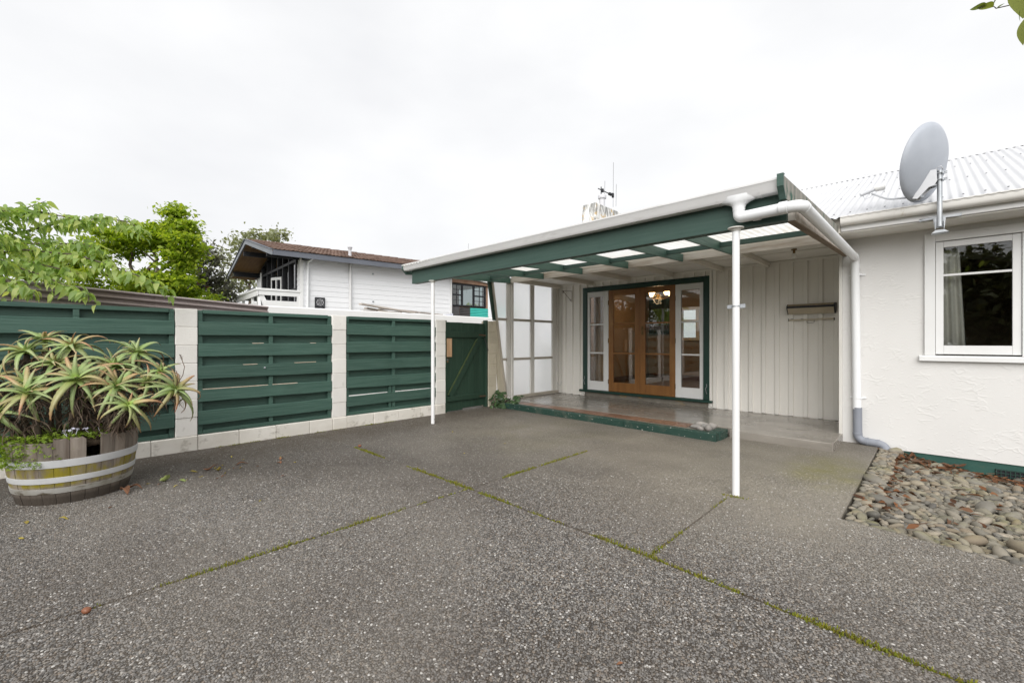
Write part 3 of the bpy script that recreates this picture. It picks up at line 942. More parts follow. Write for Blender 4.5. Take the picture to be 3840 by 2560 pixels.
# green kerb along the veranda
kb = thing('garden_kerb', 'low green painted concrete kerb with chipped paint along the veranda edge', 'kerb', (-3.8, 5.75, 0))
for x0, x1 in ((-5.74, -4.50), (-4.495, -3.23), (-3.225, -1.93)):
    ya, yb = 5.80 - (x0 + 5.74) * 0.040, 5.80 - (x1 + 5.74) * 0.040
    MB().prism([(-0.003, -0.05), (-0.003, 0.088), (0.008, 0.097), (0.100, 0.097), (0.108, 0.088), (0.108, -0.05)], (x0, ya, 0), (x1, yb, 0), (0, 1, 0), (0, 0, 1)).build('kerb_length', M['greenkerb'], kb)
MB().box(-2.055, -1.918, 5.758, 6.055, -0.05, 0.104, 0.010).build('kerb_return', M['greenkerb'], kb)

# rocks in the kerb corner
def rock_mesh(name, seed, sub=2, rough=0.22):
    bm = bmesh.new()
    bmesh.ops.create_icosphere(bm, subdivisions=sub, radius=1.0)
    for v in bm.verts:
        d = mnoise.noise(v.co * 0.9 + Vector((seed * 3.3, seed * 1.7, 0))) * rough
        v.co *= 1 + d
        f = 0.92 + 0.08 * math.copysign(abs(v.co.z) ** 0.6, v.co.z)
    me = bpy.data.meshes.new(name)
    bm.to_mesh(me)
    bm.free()
    me.polygons.foreach_set('use_smooth', [True] * len(me.polygons))
    return me


rlab = ['flat grey rock at the left of the pile in the kerb corner', 'long grey rock lying at the back of the kerb corner pile', 'rounded brown grey rock in the middle of the kerb corner',
        'pale pointed rock at the front of the kerb corner', 'dark grey rock beside the green kerb return', 'small rock wedged at the near edge of the kerb corner pile']
for i, (x, y, a, b, c, rz) in enumerate([(-2.28, 5.93, 0.075, 0.05, 0.032, 0.3), (-2.24, 6.07, 0.11, 0.045, 0.04, 0.1), (-2.16, 5.97, 0.065, 0.05, 0.045, 0.8),
                                          (-2.09, 5.86, 0.055, 0.04, 0.05, 1.4), (-2.10, 6.01, 0.06, 0.04, 0.05, 0.5), (-2.20, 5.85, 0.05, 0.035, 0.03, 0.0)]):
    me = rock_mesh('rock', i + 40, 2, 0.45)
    me.materials.append(M['rock'])
    o = link('rock', me, None, (x, y, 0.085 + c * 0.7), rot=Quaternion((0, 0, 1), rz), scale=(a, b, c))
    tag(o, rlab[i], 'rock', 'rocks in the kerb corner')

# pebble bed
def bed_z(x, y):
    t = max(0.0, min(1.0, (y - 3.7) / 3.0))
    s = max(0.0, min(1.0, (x + 0.46) / 0.95))
    return -0.035 * (1 - t) - t * (0.055 + 0.13 * s)


peb = link('pebble_bed', None, None, (0.6, 5.2, -0.1), 'structure')
m = MB()
nx, ny = 24, 24
gv = []
for j in range(ny + 1):
    for i in range(nx + 1):
        x, y = -0.46 + 4.9 * i / nx, 3.2 + 3.57 * j / ny
        gv.append((x, y, bed_z(x, y) - 0.035))
m.add(gv, [(j * (nx + 1) + i, j * (nx + 1) + i + 1, (j + 1) * (nx + 1) + i + 1, (j + 1) * (nx + 1) + i) for j in range(ny) for i in range(nx)])
m.build('bed_soil', M['soil'], peb, fix=False)


def front_edge(x):
    P = [(-0.47, 3.80), (-0.22, 3.77), (0.36, 3.69), (1.2, 3.61), (4.5, 3.34)]
    for (a, b), (c, d) in zip(P, P[1:]):
        if x <= c:
            return b + (d - b) * (x - a) / (c - a)
    return 3.34


RS = random.Random(5)
st_list, grid = [], {}


def free(x, y, r):
    cx, cy = int(x / 0.12), int(y / 0.12)
    for i in range(cx - 2, cx + 3):
        for j in range(cy - 2, cy + 3):
            for X, Y, q in grid.get((i, j), ()):
                if (X - x) ** 2 + (Y - y) ** 2 < ((q + r) * 0.80) ** 2:
                    return False
    return True


for r_lo, r_hi, tries in ((0.056, 0.076, 22), (0.036, 0.048, 260), (0.023, 0.034, 11000), (0.014, 0.021, 30000)):
    for _ in range(tries):
        x, y = RS.uniform(-0.44, 1.9), RS.uniform(3.62, 6.74)
        r = RS.uniform(r_lo, r_hi)
        if y < front_edge(x) + r * 0.35 or x < -0.455 + r * 0.8:
            continue
        if free(x, y, r):
            grid.setdefault((int(x / 0.12), int(y / 0.12)), []).append((x, y, r))
            st_list.append((x, y, r))
smesh = []
for k in range(8):
    me = rock_mesh('stone', k + 3, 2, 0.55 if k % 3 == 0 else 0.36)
    me.materials.append(M['stone'])
    smesh.append(me)


def seen(s_):      # how large a stone shows from the yard: size over distance, inside the frame
    x, y, r = s_
    infr = (0.723 * x + 0.691 * y) / (-0.691 * x + 0.723 * y) < 1.2
    return (1.0 if infr else 0.0, r / math.hypot(x, y))


st_list.sort(key=seen, reverse=True)


def stone_xf(s_):
    x, y, r = s_
    q = Quaternion((0, 0, 1), RS.uniform(0, 2 * PI)) @ Quaternion((1, 0, 0), RS.gauss(0, 0.22)) @ Quaternion((0, 1, 0), RS.gauss(0, 0.22))
    e = RS.uniform(1.05, 1.45)
    sz = (r * e * 1.08, r * RS.uniform(0.74, 0.98), r * RS.uniform(0.50, 0.80))
    z = bed_z(x, y) - 0.035 + sz[2] * RS.uniform(0.55, 1.0) + 0.008
    if x < -0.3 or y < front_edge(x) + 0.06:
        z = max(z, -0.015)
    return Vector((x, y, z)), q, sz


rest = MB()
for i, s_ in enumerate(st_list):
    p, q, sz = stone_xf(s_)
    me = smesh[RS.randrange(8)]
    if i < 300:
        link('stone', me, peb, p, rot=q, scale=sz)
    else:
        vs = [p + q @ Vector((v.co.x * sz[0], v.co.y * sz[1], v.co.z * sz[2])) for v in me.vertices]
        rest.add(vs, [tuple(f.vertices) for f in me.polygons])
rest.build('small_stones', M['stone'], peb, smooth=True, fix=False, kind='stuff')


def leaf_verts(L, w, fold=0.25, droop=0.3, n=5, shape=0.75):
    """ovate leaf along +x, fold about the midrib, tip drooping"""
    vs, fs = [], []
    for i in range(n + 1):
        t = i / n
        x = L * t
        z = -droop * L * t * t
        ww = w * (math.sin(PI * min(1, t ** shape)) * 0.98 + 0.02)
        vs += [(x, -ww / 2, z + fold * ww / 2), (x, 0, z), (x, ww / 2, z + fold * ww / 2)]
    for i in range(n):
        a = i * 3
        fs += [(a, a + 3, a + 4, a + 1), (a + 1, a + 4, a + 5, a + 2)]
    return vs, fs


# dead leaves caught among the stones
lm = MB()
for i in range(640):
    if i < 380:
        x = R.uniform(-0.42, 1.7)
        y = 6.76 - abs(R.gauss(0, 0.20)) - 0.03
    elif i < 500:
        x, y = -0.40 + abs(R.gauss(0, 0.16)), R.uniform(4.3, 6.7)
    else:
        x, y = R.uniform(-0.4, 1.6), R.uniform(3.9, 6.7)
    z = bed_z(x, y) + 0.012 + R.random() * 0.03
    vs, fs = leaf_verts(R.uniform(0.04, 0.12), R.uniform(0.018, 0.045), R.uniform(0.1, 0.7), R.uniform(-0.3, 0.4), 3)
    q = Quaternion((0, 0, 1), R.uniform(0, 2 * PI)) @ Quaternion((1, 0, 0), R.gauss(0, 0.35)) @ Quaternion((0, 1, 0), R.gauss(0, 0.16))
    lm.add([Vector((x, y, z)) + q @ Vector(v) for v in vs], fs)
lm.build('leaf_litter', M['litter'], fix=False, smooth=True, kind='stuff')

# ================================================================== FENCE
FX = -6.08
fence = thing('garden_fence', 'long green horizontal slat fence between cream block pillars on a block footing', 'fence', (FX - 0.1, 1.8, 0))
PIL = [(-1.02, -0.815), (0.955, 1.16), (2.725, 2.927), (4.504, 4.706)]
for (y0, y1) in PIL:
    pl = part_empty('block_pillar', fence, (FX - 0.1, (y0 + y1) / 2, 0.165))
    for k in range(7):
        z0 = 0.166 + k * 0.2055
        j = R.uniform(-0.003, 0.003)
        MB().box(FX - 0.195, FX + j, y0 + R.uniform(0, 0.003), y1 - R.uniform(0, 0.003), z0 + 0.0014, z0 + 0.2042, 0.0045).build('block', M['block'], pl)
    MB().box(FX - 0.185, FX - 0.008, y0 + 0.008, y1 - 0.008, 0.16, 1.60).build('mortar_core', M['block'], pl)
JO = [-2.2, -1.8, -1.38, -1.02, -0.52, -0.1, 0.33, 0.743, 1.16, 1.577, 1.994, 2.41, 2.725, 2.935, 3.354, 3.773, 4.193, 4.503, 4.70]
for a, b in zip(JO, JO[1:]):
    MB().box(FX - 0.2, FX + 0.006 + R.uniform(-0.003, 0.003), a + 0.002, b - 0.002, -0.12, 0.162 + R.uniform(-0.002, 0.001), 0.006).build('footing_block', M['baseblock'], fence)

SL = [(1.310, 1.464), (1.059, 1.212), (0.800, 0.952), (0.538, 0.684), (0.280, 0.438)]
SL3 = [(1.326, 1.482), (1.073, 1.227), (0.814, 0.971), (0.553, 0.712), (0.297, 0.446)]


def wavy_slat(y0, y1, z0, z1, x0, x1, seed, wav=0.004, tilt=0.0):
    m = MB()
    n = 10
    ring = []
    for i in range(n + 1):
        y = y0 + (y1 - y0) * i / n
        a = mnoise.noise(Vector((y * 2.1, seed * 3.7, 0.3))) * wav + tilt * (i / n - 0.5)
        b = mnoise.noise(Vector((y * 2.1, seed * 3.7, 8.3))) * wav + tilt * (i / n - 0.5)
        ring += [(x1 - 0.004, y, z0 + b), (x1, y, z0 + b + 0.004), (x1, y, z1 + a - 0.004), (x1 - 0.004, y, z1 + a), (x0, y, z1 + a), (x0, y, z0 + b)]
    fs = []
    for i in range(n):
        for k in range(6):
            fs.append((i * 6 + k, i * 6 + (k + 1) % 6, (i + 1) * 6 + (k + 1) % 6, (i + 1) * 6 + k))
    fs += [tuple(range(6))[::-1], tuple(n * 6 + k for k in range(6))]
    return m.add(ring, fs)


def fence_panel(y0, y1, mid, slats, seed, dbl=False):
    pn = part_empty('fence_panel', fence, (FX - 0.06, (y0 + y1) / 2, 0.165))
    F = FX - 0.006
    xs0, xs1 = F - 0.078, F - 0.026                       # studs
    sw = 0.047
    for yc in (y0 + 0.003, y1 - 0.003 - sw):
        MB().box(xs0, xs1, yc, yc + sw, 0.166, 1.594, 0.003).build('stud', M['green'], pn)
    MB().box(xs0 + 0.003, xs1 + 0.004, mid, mid + sw, 0.216, 1.554, 0.003).build('stud', M['green'], pn)
    if dbl:
        MB().box(xs0 + 0.003, xs1, mid - 0.062, mid - 0.015, 0.216, 0.56, 0.003).build('stud', M['green'], pn)
    MB().box(xs0, xs1 + 0.008, y0 + 0.052, y1 - 0.052, 1.556, 1.600, 0.003).build('top_rail', M['green'], pn)
    MB().box(xs0, xs1 + 0.006, y0 + 0.052, y1 - 0.052, 0.168, 0.213, 0.003).build('bottom_rail', M['green'], pn)
    for k, (a, b) in enumerate(slats):
        wavy_slat(y0 + R.uniform(0.001, 0.006), y1 - R.uniform(0.001, 0.006), a, b, xs1 + 0.002, F, seed * 10 + k, 0.006, R.uniform(-0.012, 0.012)).build('slat', M['green'], pn)
    tops = [1.556] + [a for a, b in slats]
    bots = [b for a, b in slats] + [0.212]
    for k, (t, b) in enumerate(zip(tops, bots)):
        ex = 0.035
        lo = b - ex
        if dbl and k in (4,):
            lo = b + 0.004
        MB().box(xs0 - 0.021, xs0 - 0.002, y0 + 0.004, y1 - 0.004, lo, t + ex, 0.003).build('back_slat', M['green'], pn)
    return pn


fence_panel(-0.812, 0.952, 0.149, SL, 1)
p2 = fence_panel(1.163, 2.722, 1.918, SL, 2)
fence_panel(2.930, 4.501, 3.690, SL3, 3, True)


def splinter(ya, yb, z, zt):
    m = MB()
    n = 8
    vs = []
    for i in range(n + 1):
        y = ya + (yb - ya) * i / n
        h = 0.005 * (0.3 + abs(mnoise.noise(Vector((y * 17, z, 2))))) * (0.3 if i in (0, n) else 1)
        zz = z + (zt - z) * i / n
        vs += [(FX - 0.0035, y, zz - h), (FX - 0.0035, y, zz + 0.003), (FX - 0.030, y, zz + 0.005)]
    fs = []
    for i in range(n):
        for k in range(2):
            fs.append((i * 3 + k, i * 3 + k + 1, (i + 1) * 3 + k + 1, (i + 1) * 3 + k))
    m.add(vs, fs)
    m.build('splintered_edge', M['rawwood'], p2, fix=False)


splinter(1.72, 1.85, 1.211, 1.213)
splinter(2.42, 2.50, 1.213, 1.212)
splinter(1.62, 1.78, 0.951, 0.953)
splinter(2.22, 2.50, 0.953, 0.956)
splinter(1.21, 1.90, 0.682, 0.684)
splinter(1.95, 2.26, 0.685, 0.686)
MB().lathe([(0.0, 0.0), (0.012, 0.0), (0.012, 0.006), (0.006, 0.009), (0, 0.009)], (FX - 0.004, 1.86, 0.905), 8, axis=(1, 0, 0)).build('bolt_head', M['steel'], p2)

# ---- gate
gate = thing('wooden_gate', 'dark green ledged and braced board gate with padlock and bare pine patch', 'gate', (FX - 0.05, 5.22, 0))
GX = FX - 0.055
for (a, b) in ((4.709, 4.738), (5.672, 5.712)):
    MB().box(GX - 0.05, GX + 0.045, a, b, 0.0, 1.60 if a < 5 else 1.635, 0.004).build('gate_jamb', M['greenz'], gate)
nb = 7
w_ = (5.668 - 4.742) / nb
for k in range(nb):
    a = 4.742 + k * w_
    MB().box(GX - 0.03, GX - 0.008 + R.uniform(-0.0015, 0.0015), a + 0.0012, a + w_ - 0.0012, 0.035 if k > 2 else 0.008, 1.575 + R.uniform(-0.004, 0.003), 0.002).build('board', M['greenz'], gate)
MB().box(GX - 0.006, GX + 0.028, 4.745, 5.64, 1.306, 1.407, 0.004).build('ledge', M['greenz'], gate)
MB().box(GX - 0.006, GX + 0.028, 4.745, 5.664, 0.182, 0.272, 0.004).build('ledge', M['greenz'], gate)
MB().bar((GX + 0.010, 4.835, 0.275), (GX + 0.010, 5.545, 1.303), 0.032, 0.105, up=(0, -1, 0.75), ch=0.004).build('brace', M['greenz'], gate)
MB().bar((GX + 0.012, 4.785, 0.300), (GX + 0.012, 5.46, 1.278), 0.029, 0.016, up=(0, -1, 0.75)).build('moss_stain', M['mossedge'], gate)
MB().box(GX - 0.006, GX + 0.028, 4.742, 4.868, 0.966, 1.288, 0.003).build('pine_patch', M['ply'], gate)
MB().box(GX - 0.006, GX + 0.006, 4.748, 4.83, 0.925, 0.945).build('hasp', M['iron'], gate)
lk = MB().box(GX + 0.002, GX + 0.020, 4.758, 4.796, 0.865, 0.902, 0.004).build('padlock', M['padlock'], gate)
MB().tube([(GX + 0.011, 4.766, 0.900), (GX + 0.011, 4.766, 0.925), (GX + 0.011, 4.777, 0.935), (GX + 0.011, 4.788, 0.925), (GX + 0.011, 4.788, 0.900)], 0.003, 6).build('shackle', M['steel'], lk)
coil = []
for k in range(120):
    t = k / 119
    a = k * 0.9
    base = Vector((GX + 0.045, 5.63, 1.30)).lerp(Vector((FX + 0.012, 5.70, 1.06)), t)
    coil.append(base + Vector((math.cos(a) * 0.010, math.sin(a) * 0.010, 0)))
MB().tube(coil, 0.0028, 4).build('spring', M['spring'], gate, smooth=True)
MB().bar((GX + 0.03, 5.50, 1.36), (GX + 0.032, 5.70, 1.345), 0.006, 0.022).build('hinge', M['iron'], gate)
MB().bar((GX + 0.03, 5.52, 0.215), (GX + 0.032, 5.715, 0.21), 0.006, 0.022).build('hinge', M['iron'], gate)

gp = thing('gate_pillar', 'yellowed block gate pillar with cracked render beside the green gate', 'pillar', (FX - 0.1, 5.82, 0))
for k in range(8):
    z0 = -0.03 + k * 0.2065
    MB().box(FX - 0.195, FX + 0.002, 5.716, 5.934, z0 + 0.002, z0 + 0.2045, 0.006).build('block', M['gateblock'], gp)
MB().box(FX - 0.185, FX - 0.006, 5.722, 5.928, -0.03, 1.61).build('mortar_core', M['gateblock'], gp)

# ---- frosted glass side screen of the veranda
scn = thing('glass_screen', 'frosted glass veranda end screen in a white and taupe timber frame with slanted edge', 'screen', (-6.07, 6.8, 0.09))
SX = -6.07


def slant_y(z):
    return 5.812 + (2.366 - z) * (6.173 - 5.812) / (2.366 - 0.216)


def slant_poly(za, zb, wa, wb, x0, x1, name, mat):
    pts = [(slant_y(za) - wa, za), (slant_y(za), za), (slant_y(zb), zb), (slant_y(zb) - wb, zb)]
    m = MB()
    m.add([(x0, y, z) for y, z in pts] + [(x1, y, z) for y, z in pts], [(0, 1, 2, 3), (7, 6, 5, 4)] + [(i, (i + 1) % 4, 4 + (i + 1) % 4, 4 + i) for i in range(4)])
    return m.build(name, mat, scn)


slant_poly(1.640, 2.42, 0.085, 0.100, SX - 0.04, SX - 0.002, 'green_edge_board', M['greenz'])
slant_poly(0.0, 1.632, 0.19, 0.05, SX - 0.05, SX - 0.004, 'cream_edge_board', M['gateblock'])
slant_poly(0.09, 2.42, 0.030, 0.030, SX - 0.001, SX + 0.035, 'edge_cover', M['taupe'])
MB().box(SX - 0.02, SX + 0.022, 6.187, 6.292, 0.15, 2.43, 0.004).build('mullion', M['oldwhite'], scn)
MB().box(SX - 0.03, SX + 0.045, 6.300, 6.362, 0.0, 2.43, 0.008).build('screen_post', M['oldwhite'], scn)
MB().box(SX - 0.02, SX + 0.022, 6.896, 7.013, 0.158, 2.43, 0.004).build('mullion', M['oldwhite'], scn)
MB().box(SX - 0.02, SX + 0.022, 7.615, 7.758, 0.158, 2.43, 0.004).build('mullion', M['oldwhite'], scn)
MB().box(SX - 0.03, SX + 0.040, 7.760, 7.845, 0.1, 2.43, 0.004).build('jamb', M['oldwhite'], scn)
for zc in (1.667, 0.885):
    for a, b in ((slant_y(zc) + 0.002, 6.185), (6.364, 6.894), (7.015, 7.613)):
        MB().box(SX - 0.018, SX + 0.03, a, b, zc - 0.022, zc + 0.022, 0.003).build('rail', M['taupe'], scn)
MB().box(SX - 0.03, SX + 0.05, 6.364, 7.80, 0.098, 0.156, 0.004).build('sill_rail', M['taupe'], scn)
def frosted(m):      # one frosted sheet with its polished edges
    o = m.build('pane', M['frost'], scn)
    bm = bmesh.new()
    bm.from_mesh(o.data)
    bmesh.ops.delete(bm, geom=[f for f in bm.faces if f.normal.x < -0.9], context='FACES_ONLY')
    bm.to_mesh(o.data)
    bm.free()


PZ = [(0.158, 0.862), (0.908, 1.644), (1.690, 2.43)]
for (za, zb) in PZ:
    for a, b in ((6.364, 6.894), (7.015, 7.613)):
        frosted(MB().box(SX - 0.012, SX - 0.004, a + 0.001, b - 0.001, za, zb))
    m = MB()
    pts = [(slant_y(za), za), (6.186, za), (6.186, zb), (slant_y(zb), zb)]
    if slant_y(za) < 6.18:
        m.add([(SX - 0.012, y, z) for y, z in pts] + [(SX - 0.004, y, z) for y, z in pts], [(0, 1, 2, 3), (7, 6, 5, 4)] + [(i, (i + 1) % 4, 4 + (i + 1) % 4, 4 + i) for i in range(4)])
        frosted(m)

# ================================================================== HOUSE
house = thing('house', 'single storey cream stucco house with white iron roof and recessed veranda', 'house', (-2, 8, 0))
WY, SY = 7.85, 6.78
DL, DR, DT, DB = -5.392, -2.786, 2.370, 0.180      # french door opening
# veranda wall in three fields round the doors, batten by batten
MB().box(-6.10, DL + 0.02, WY, WY + 0.10, 0.05, 2.60).build('veranda_wall', M['board'], house)
MB().box(DR - 0.02, -0.83, WY, WY + 0.10, 0.05, 2.60).build('veranda_wall', M['board'], house)
MB().box(DL + 0.02, DR - 0.02, WY, WY + 0.10, DT - 0.02, 2.60).build('veranda_wall', M['board'], house)
MB().box(DL + 0.02, DR - 0.02, WY + 0.01, WY + 0.10, 0.05, DB).build('threshold_base', M['slabedge'], house)
bx = [-0.983 + 0.0 - 0.187 * k for k in range(28)]
bmesh_full = bmesh_short = None
for k, x in enumerate(bx):
    xl, xr = x - 0.058, x
    if xl < -6.0:
        continue
    if xl > DR + 0.01 or xr < DL - 0.01:
        z0 = 0.098
    elif xr > DR - 0.005 or xl < DL + 0.005:
        continue
    else:
        z0 = DT + 0.002
    key = 'f' if z0 < 1 else 's'
    me = bmesh_full if key == 'f' else bmesh_short
    c = ((xl + xr) / 2, WY - 0.009, z0)
    if me is None:
        o = MB().box(xl, xr, WY - 0.027, WY + 0.002, z0, 2.478, 0.003).build('batten', M['board'], house, origin=c)
        if key == 'f':
            bmesh_full = o.data
        else:
            bmesh_short = o.data
    else:
        link('batten', me, house, c)
MB().box(-6.035, -5.955, WY - 0.024, WY + 0.002, 0.098, 2.478, 0.004).build('corner_batten', M['oldwhite'], house)
MB().box(DR + 0.004, DR + 0.045, WY - 0.026, WY + 0.002, 0.12, 2.478, 0.003).build('trim_batten', M['board'], house)
MB().box(-6.03, -0.84, WY - 0.030, WY - 0.001, 2.446, 2.482, 0.003).build('ceiling_mould', M['ceil'], house)
MB().box(-0.835, -0.815, SY + 0.02, WY + 0.1, 0.0, 2.6).build('return_wall', M['board'], house)

# stucco wall with window opening
WX0, WX1, WZ0, WZ1 = -0.070, 1.90, 1.08, 2.428
m = MB()
m.box(-0.812, WX0 + 0.03, SY, SY + 0.14, -0.022, 2.60)
m.box(WX0 + 0.03, WX1 - 0.03, SY, SY + 0.14, -0.022, WZ0 - 0.03)
m.box(WX0 + 0.03, WX1 - 0.03, SY, SY + 0.14, WZ1 - 0.03, 2.60)
m.box(WX1 - 0.03, 5.2, SY, SY + 0.14, -0.022, 2.60)
m.build('stucco_wall', M['stucco'], house)
MB().box(-0.848, -0.813, SY - 0.012, SY + 0.03, 0.075, 2.485, 0.003).build('corner_board', M['oldwhite'], house)
MB().box(-0.80, 5.2, SY + 0.012, SY + 0.14, -0.40, -0.024).build('plinth', M['plinth'], house)
v = part_empty('vent_grille', house, (0.70, SY, -0.14))
MB().box(0.467, 0.935, SY + 0.004, SY + 0.010, -0.196, -0.086).build('grille_back', M['black'], v)
for k in range(4):
    MB().box(0.470, 0.932, SY - 0.004, SY + 0.003, -0.194 + k * 0.0336, -0.188 + k * 0.0336).build('bar', M['greenkerb'], v)
for k in range(15):
    x = 0.472 + k * 0.0325
    MB().box(x, x + 0.006, SY - 0.006, SY + 0.001, -0.195, -0.087).build('bar', M['greenkerb'], v)

# side and back walls, so the rooms are closed
MB().box(-6.10, -5.98, WY + 0.102, 11.96, -0.1, 2.60).build('end_wall', M['stucco'], house)
MB().box(-1.10, 5.2, 13.2, 13.34, -0.1, 2.60).build('back_wall', M['stucco'], house)

# window on the stucco wall: frame, two sashes, panes, sill
wd = part_empty('window', house, (0.9, SY, 1.08))
F0 = SY - 0.030
m = MB()
m.box(WX0, 0.018, F0, SY + 0.10, WZ0, WZ1, 0.003)
m.box(0.650, 0.735, F0 + 0.002, SY + 0.10, WZ0, 2.334, 0.003)
m.box(1.375, 1.465, F0 + 0.002, SY + 0.10, WZ0, 2.334, 0.003)
m.box(WX1 - 0.09, WX1, F0, SY + 0.10, WZ0, WZ1, 0.003)
m.box(0.019, WX1 - 0.091, F0 - 0.001, SY + 0.10, 2.336, WZ1 - 0.001, 0.003)
m.build('frame', M['white'], wd)
MB().prism([(-0.045, -0.058), (-0.045, -0.012), (-0.030, 0.0), (0.09, 0.006), (0.09, -0.058)], (-0.112, SY, WZ0 - 0.002), (1.94, SY, WZ0 - 0.002), (0, 1, 0), (0, 0, 1)).build('sill', M['white'], wd)
for (a, b) in ((0.021, 0.647), (0.738, 1.372), (1.468, 1.806)):
    g = 0.062
    m = MB()
    S0, S1 = SY - 0.012, SY + 0.03
    m.box(a, a + g, S0, S1, 1.095, 2.330, 0.003)
    m.box(b - g, b, S0, S1, 1.095, 2.330, 0.003)
    m.box(a + g + 0.0005, b - g - 0.0005, S0 + 0.001, S1, 2.265, 2.329, 0.003)
    m.box(a + g + 0.0005, b - g - 0.0005, S0 + 0.001, S1, 1.096, 1.190, 0.003)
    m.box(a + g + 0.0005, b - g - 0.0005, S0 + 0.004, S1 - 0.006, 1.948, 1.972, 0.003)
    m.build('sash', M['white'], wd)
    for za, zb in ((1.190, 1.948), (1.972, 2.265)):
        MB().box(a + g, b - g, SY + 0.006, SY + 0.010, za, zb).build('pane', M['glass'], wd)

# bedroom behind that window
m = MB()
m.box(-0.60, 2.6, 10.5, 10.56, 0.1, 2.6)
m.box(-0.66, -0.60, SY + 0.141, 10.56, 0.1, 2.6)
m.box(2.6, 2.66, SY + 0.141, 10.56, 0.1, 2.6)
m.build('room_wall', M['tan'], house)
MB().box(-0.66, 2.66, SY + 0.142, 10.56, 0.04, 0.098).build('room_floor', M['carpet'], house)
MB().box(-0.66, 2.66, SY + 0.142, 10.56, 2.602, 2.66).build('room_ceiling', M['interiorceil'], house)


def curtain(x0, x1, y, z0, z1, waves, amp, mat, lean=0.0, name='curtain', par=None):
    m = MB()
    n = waves * 8
    vs = []
    for j in range(5):
        z = z0 + (z1 - z0) * j / 4
        for i in range(n + 1):
            t = i / n
            vs.append((x0 + (x1 - x0) * t + lean * (1 - j / 4) * t, y + amp * math.sin(2 * PI * waves * t) * (0.7 + 0.3 * math.sin(j)), z))
    fs = [(j * (n + 1) + i, j * (n + 1) + i + 1, (j + 1) * (n + 1) + i + 1, (j + 1) * (n + 1) + i) for j in range(4) for i in range(n)]
    m.add(vs, fs)
    o = m.build(name, mat, par or house, smooth=True, fix=False)
    o.modifiers.new('thick', 'SOLIDIFY').thickness = 0.004
    return o


curtain(0.03, 0.205, SY + 0.13, 1.05, 2.40, 3, 0.02, M['curtain'], 0.06)

# eaves: soffit, fascia, gutter
EY = 6.31
MB().box(-6.2, 5.2, EY + 0.024, WY + 0.05, 2.602, 2.66).build('attic_floor', M['ceil'], house)
MB().box(-0.835, 5.2, EY + 0.026, SY + 0.02, 2.486, 2.500).build('soffit', M['ceil'], house)
for k in range(3):
    x0 = -6.05 + k * 1.74
    MB().box(x0 + 0.002, min(x0 + 1.738, -0.838), EY + 0.026, WY + 0.02, 2.484 + 0.001 * k, 2.500).build('ceiling_sheet', M['ceil'], house)
    if k:
        MB().box(x0 - 0.02, x0 + 0.02, EY + 0.03, WY - 0.03, 2.477, 2.4835).build('cover_strip', M['ceil'], house)
MB().box(-6.05, -0.838, 7.10, 7.135, 2.4765, 2.4832).build('cover_strip', M['ceil'], house)
MB().box(-0.770, 5.2, EY, EY + 0.024, 2.50, 2.632, 0.003).build('fascia', M['white'], house)
MB().box(-6.05, -0.775, EY - 0.002, EY + 0.024, 2.487, 2.625).build('veranda_fascia', M['beamcream'], house)
GP = [(0.0, -0.085), (0.055, -0.090), (0.082, -0.078), (0.096, -0.055), (0.100, -0.012), (0.108, -0.004), (0.108, 0.004), (0.096, 0.002), (0.092, -0.05), (0.078, -0.07), (0.05, -0.080), (0.006, -0.078), (0.006, 0.0), (0.0, 0.0)]
MB().prism(GP, (-0.765, EY - 0.002, 2.648), (5.2, EY - 0.002, 2.648), (0, -1, 0), (0, 0, 1)).build('gutter', M['guttercream'], house, angle=35)
bx5 = [(-5.985, 0.0), (-5.14, 0), (-4.285, 0), (-3.425, 0), (-2.56, 0), (-1.88, 0)]
for x, _ in bx5:
    MB().box(x - 0.022, x + 0.022, EY + 0.03, WY - 0.03, 2.402, 2.4825, 0.004).build('ceiling_beam', M['beamcream'], house)

# roof
RY0, RZ0, RY1, RZ1 = 6.20, 2.640, 10.02, 4.175
ld = Vector((0, RY1 - RY0, RZ1 - RZ0))
nrm = Vector((0, -ld.z, ld.y)).normalized()
MB().corr((-6.35, RY0, RZ0), (1, 0, 0), ld, 11.5, ld.length, 0.0762, 0.009, nrm, 8, 2).build('roof', M['roofwhite'], house, smooth=True, fix=False)
ld2 = Vector((0, RY1 - 13.7, RZ1 - RZ0))
MB().corr((-6.35, 13.7, RZ0), (1, 0, 0), ld2, 11.5, ld2.length, 0.0762, 0.009, (0, 1, 1), 4, 1).build('roof', M['roofwhite'], house, smooth=True, fix=False)
m = MB()
n = int(11.5 / 0.0762 * 4)
vs = []
for i in range(n + 1):
    x = -6.35 + 11.5 * i / n
    dip = 0.056 + 0.006 * math.sin(2 * PI * i / 4 + 0.6)
    vs += [(x, RY1 - 0.16, RZ1 - 0.064 + 0.028 - dip * 0.5), (x, RY1 - 0.15, RZ1 - 0.03), (x, RY1 - 0.03, RZ1 + 0.025), (x, RY1 + 0.03, RZ1 + 0.025), (x, RY1 + 0.16, RZ1 - 0.04)]
m.add(vs, [(i * 5 + k, i * 5 + k + 1, (i + 1) * 5 + k + 1, (i + 1) * 5 + k) for i in range(n) for k in range(4)])
m.build('ridge_cap', M['roofwhite'], house, fix=False)
m = MB()
for i in range(0, 150):
    for j, t in enumerate((0.05, 0.36, 0.68)):
        if (i + j) % 2:
            continue
        x = -6.35 + 0.0762 * (i + 0.25)
        p = Vector((x, RY0, RZ0)) + ld * t + nrm * 0.0115
        if x > -1.0:
            m.lathe([(0.009, 0.0), (0.009, 0.005), (0.004, 0.008), (0.0, 0.008)], p, 6, axis=nrm)
m.build('roof_screws', M['screw'], house, kind='stuff')
m = MB()
for x in (-6.30, 5.15):
    m.add([(x, 6.4, 2.6), (x, 13.5, 2.6), (x, RY1, RZ1 - 0.04)], [(0, 1, 2)])
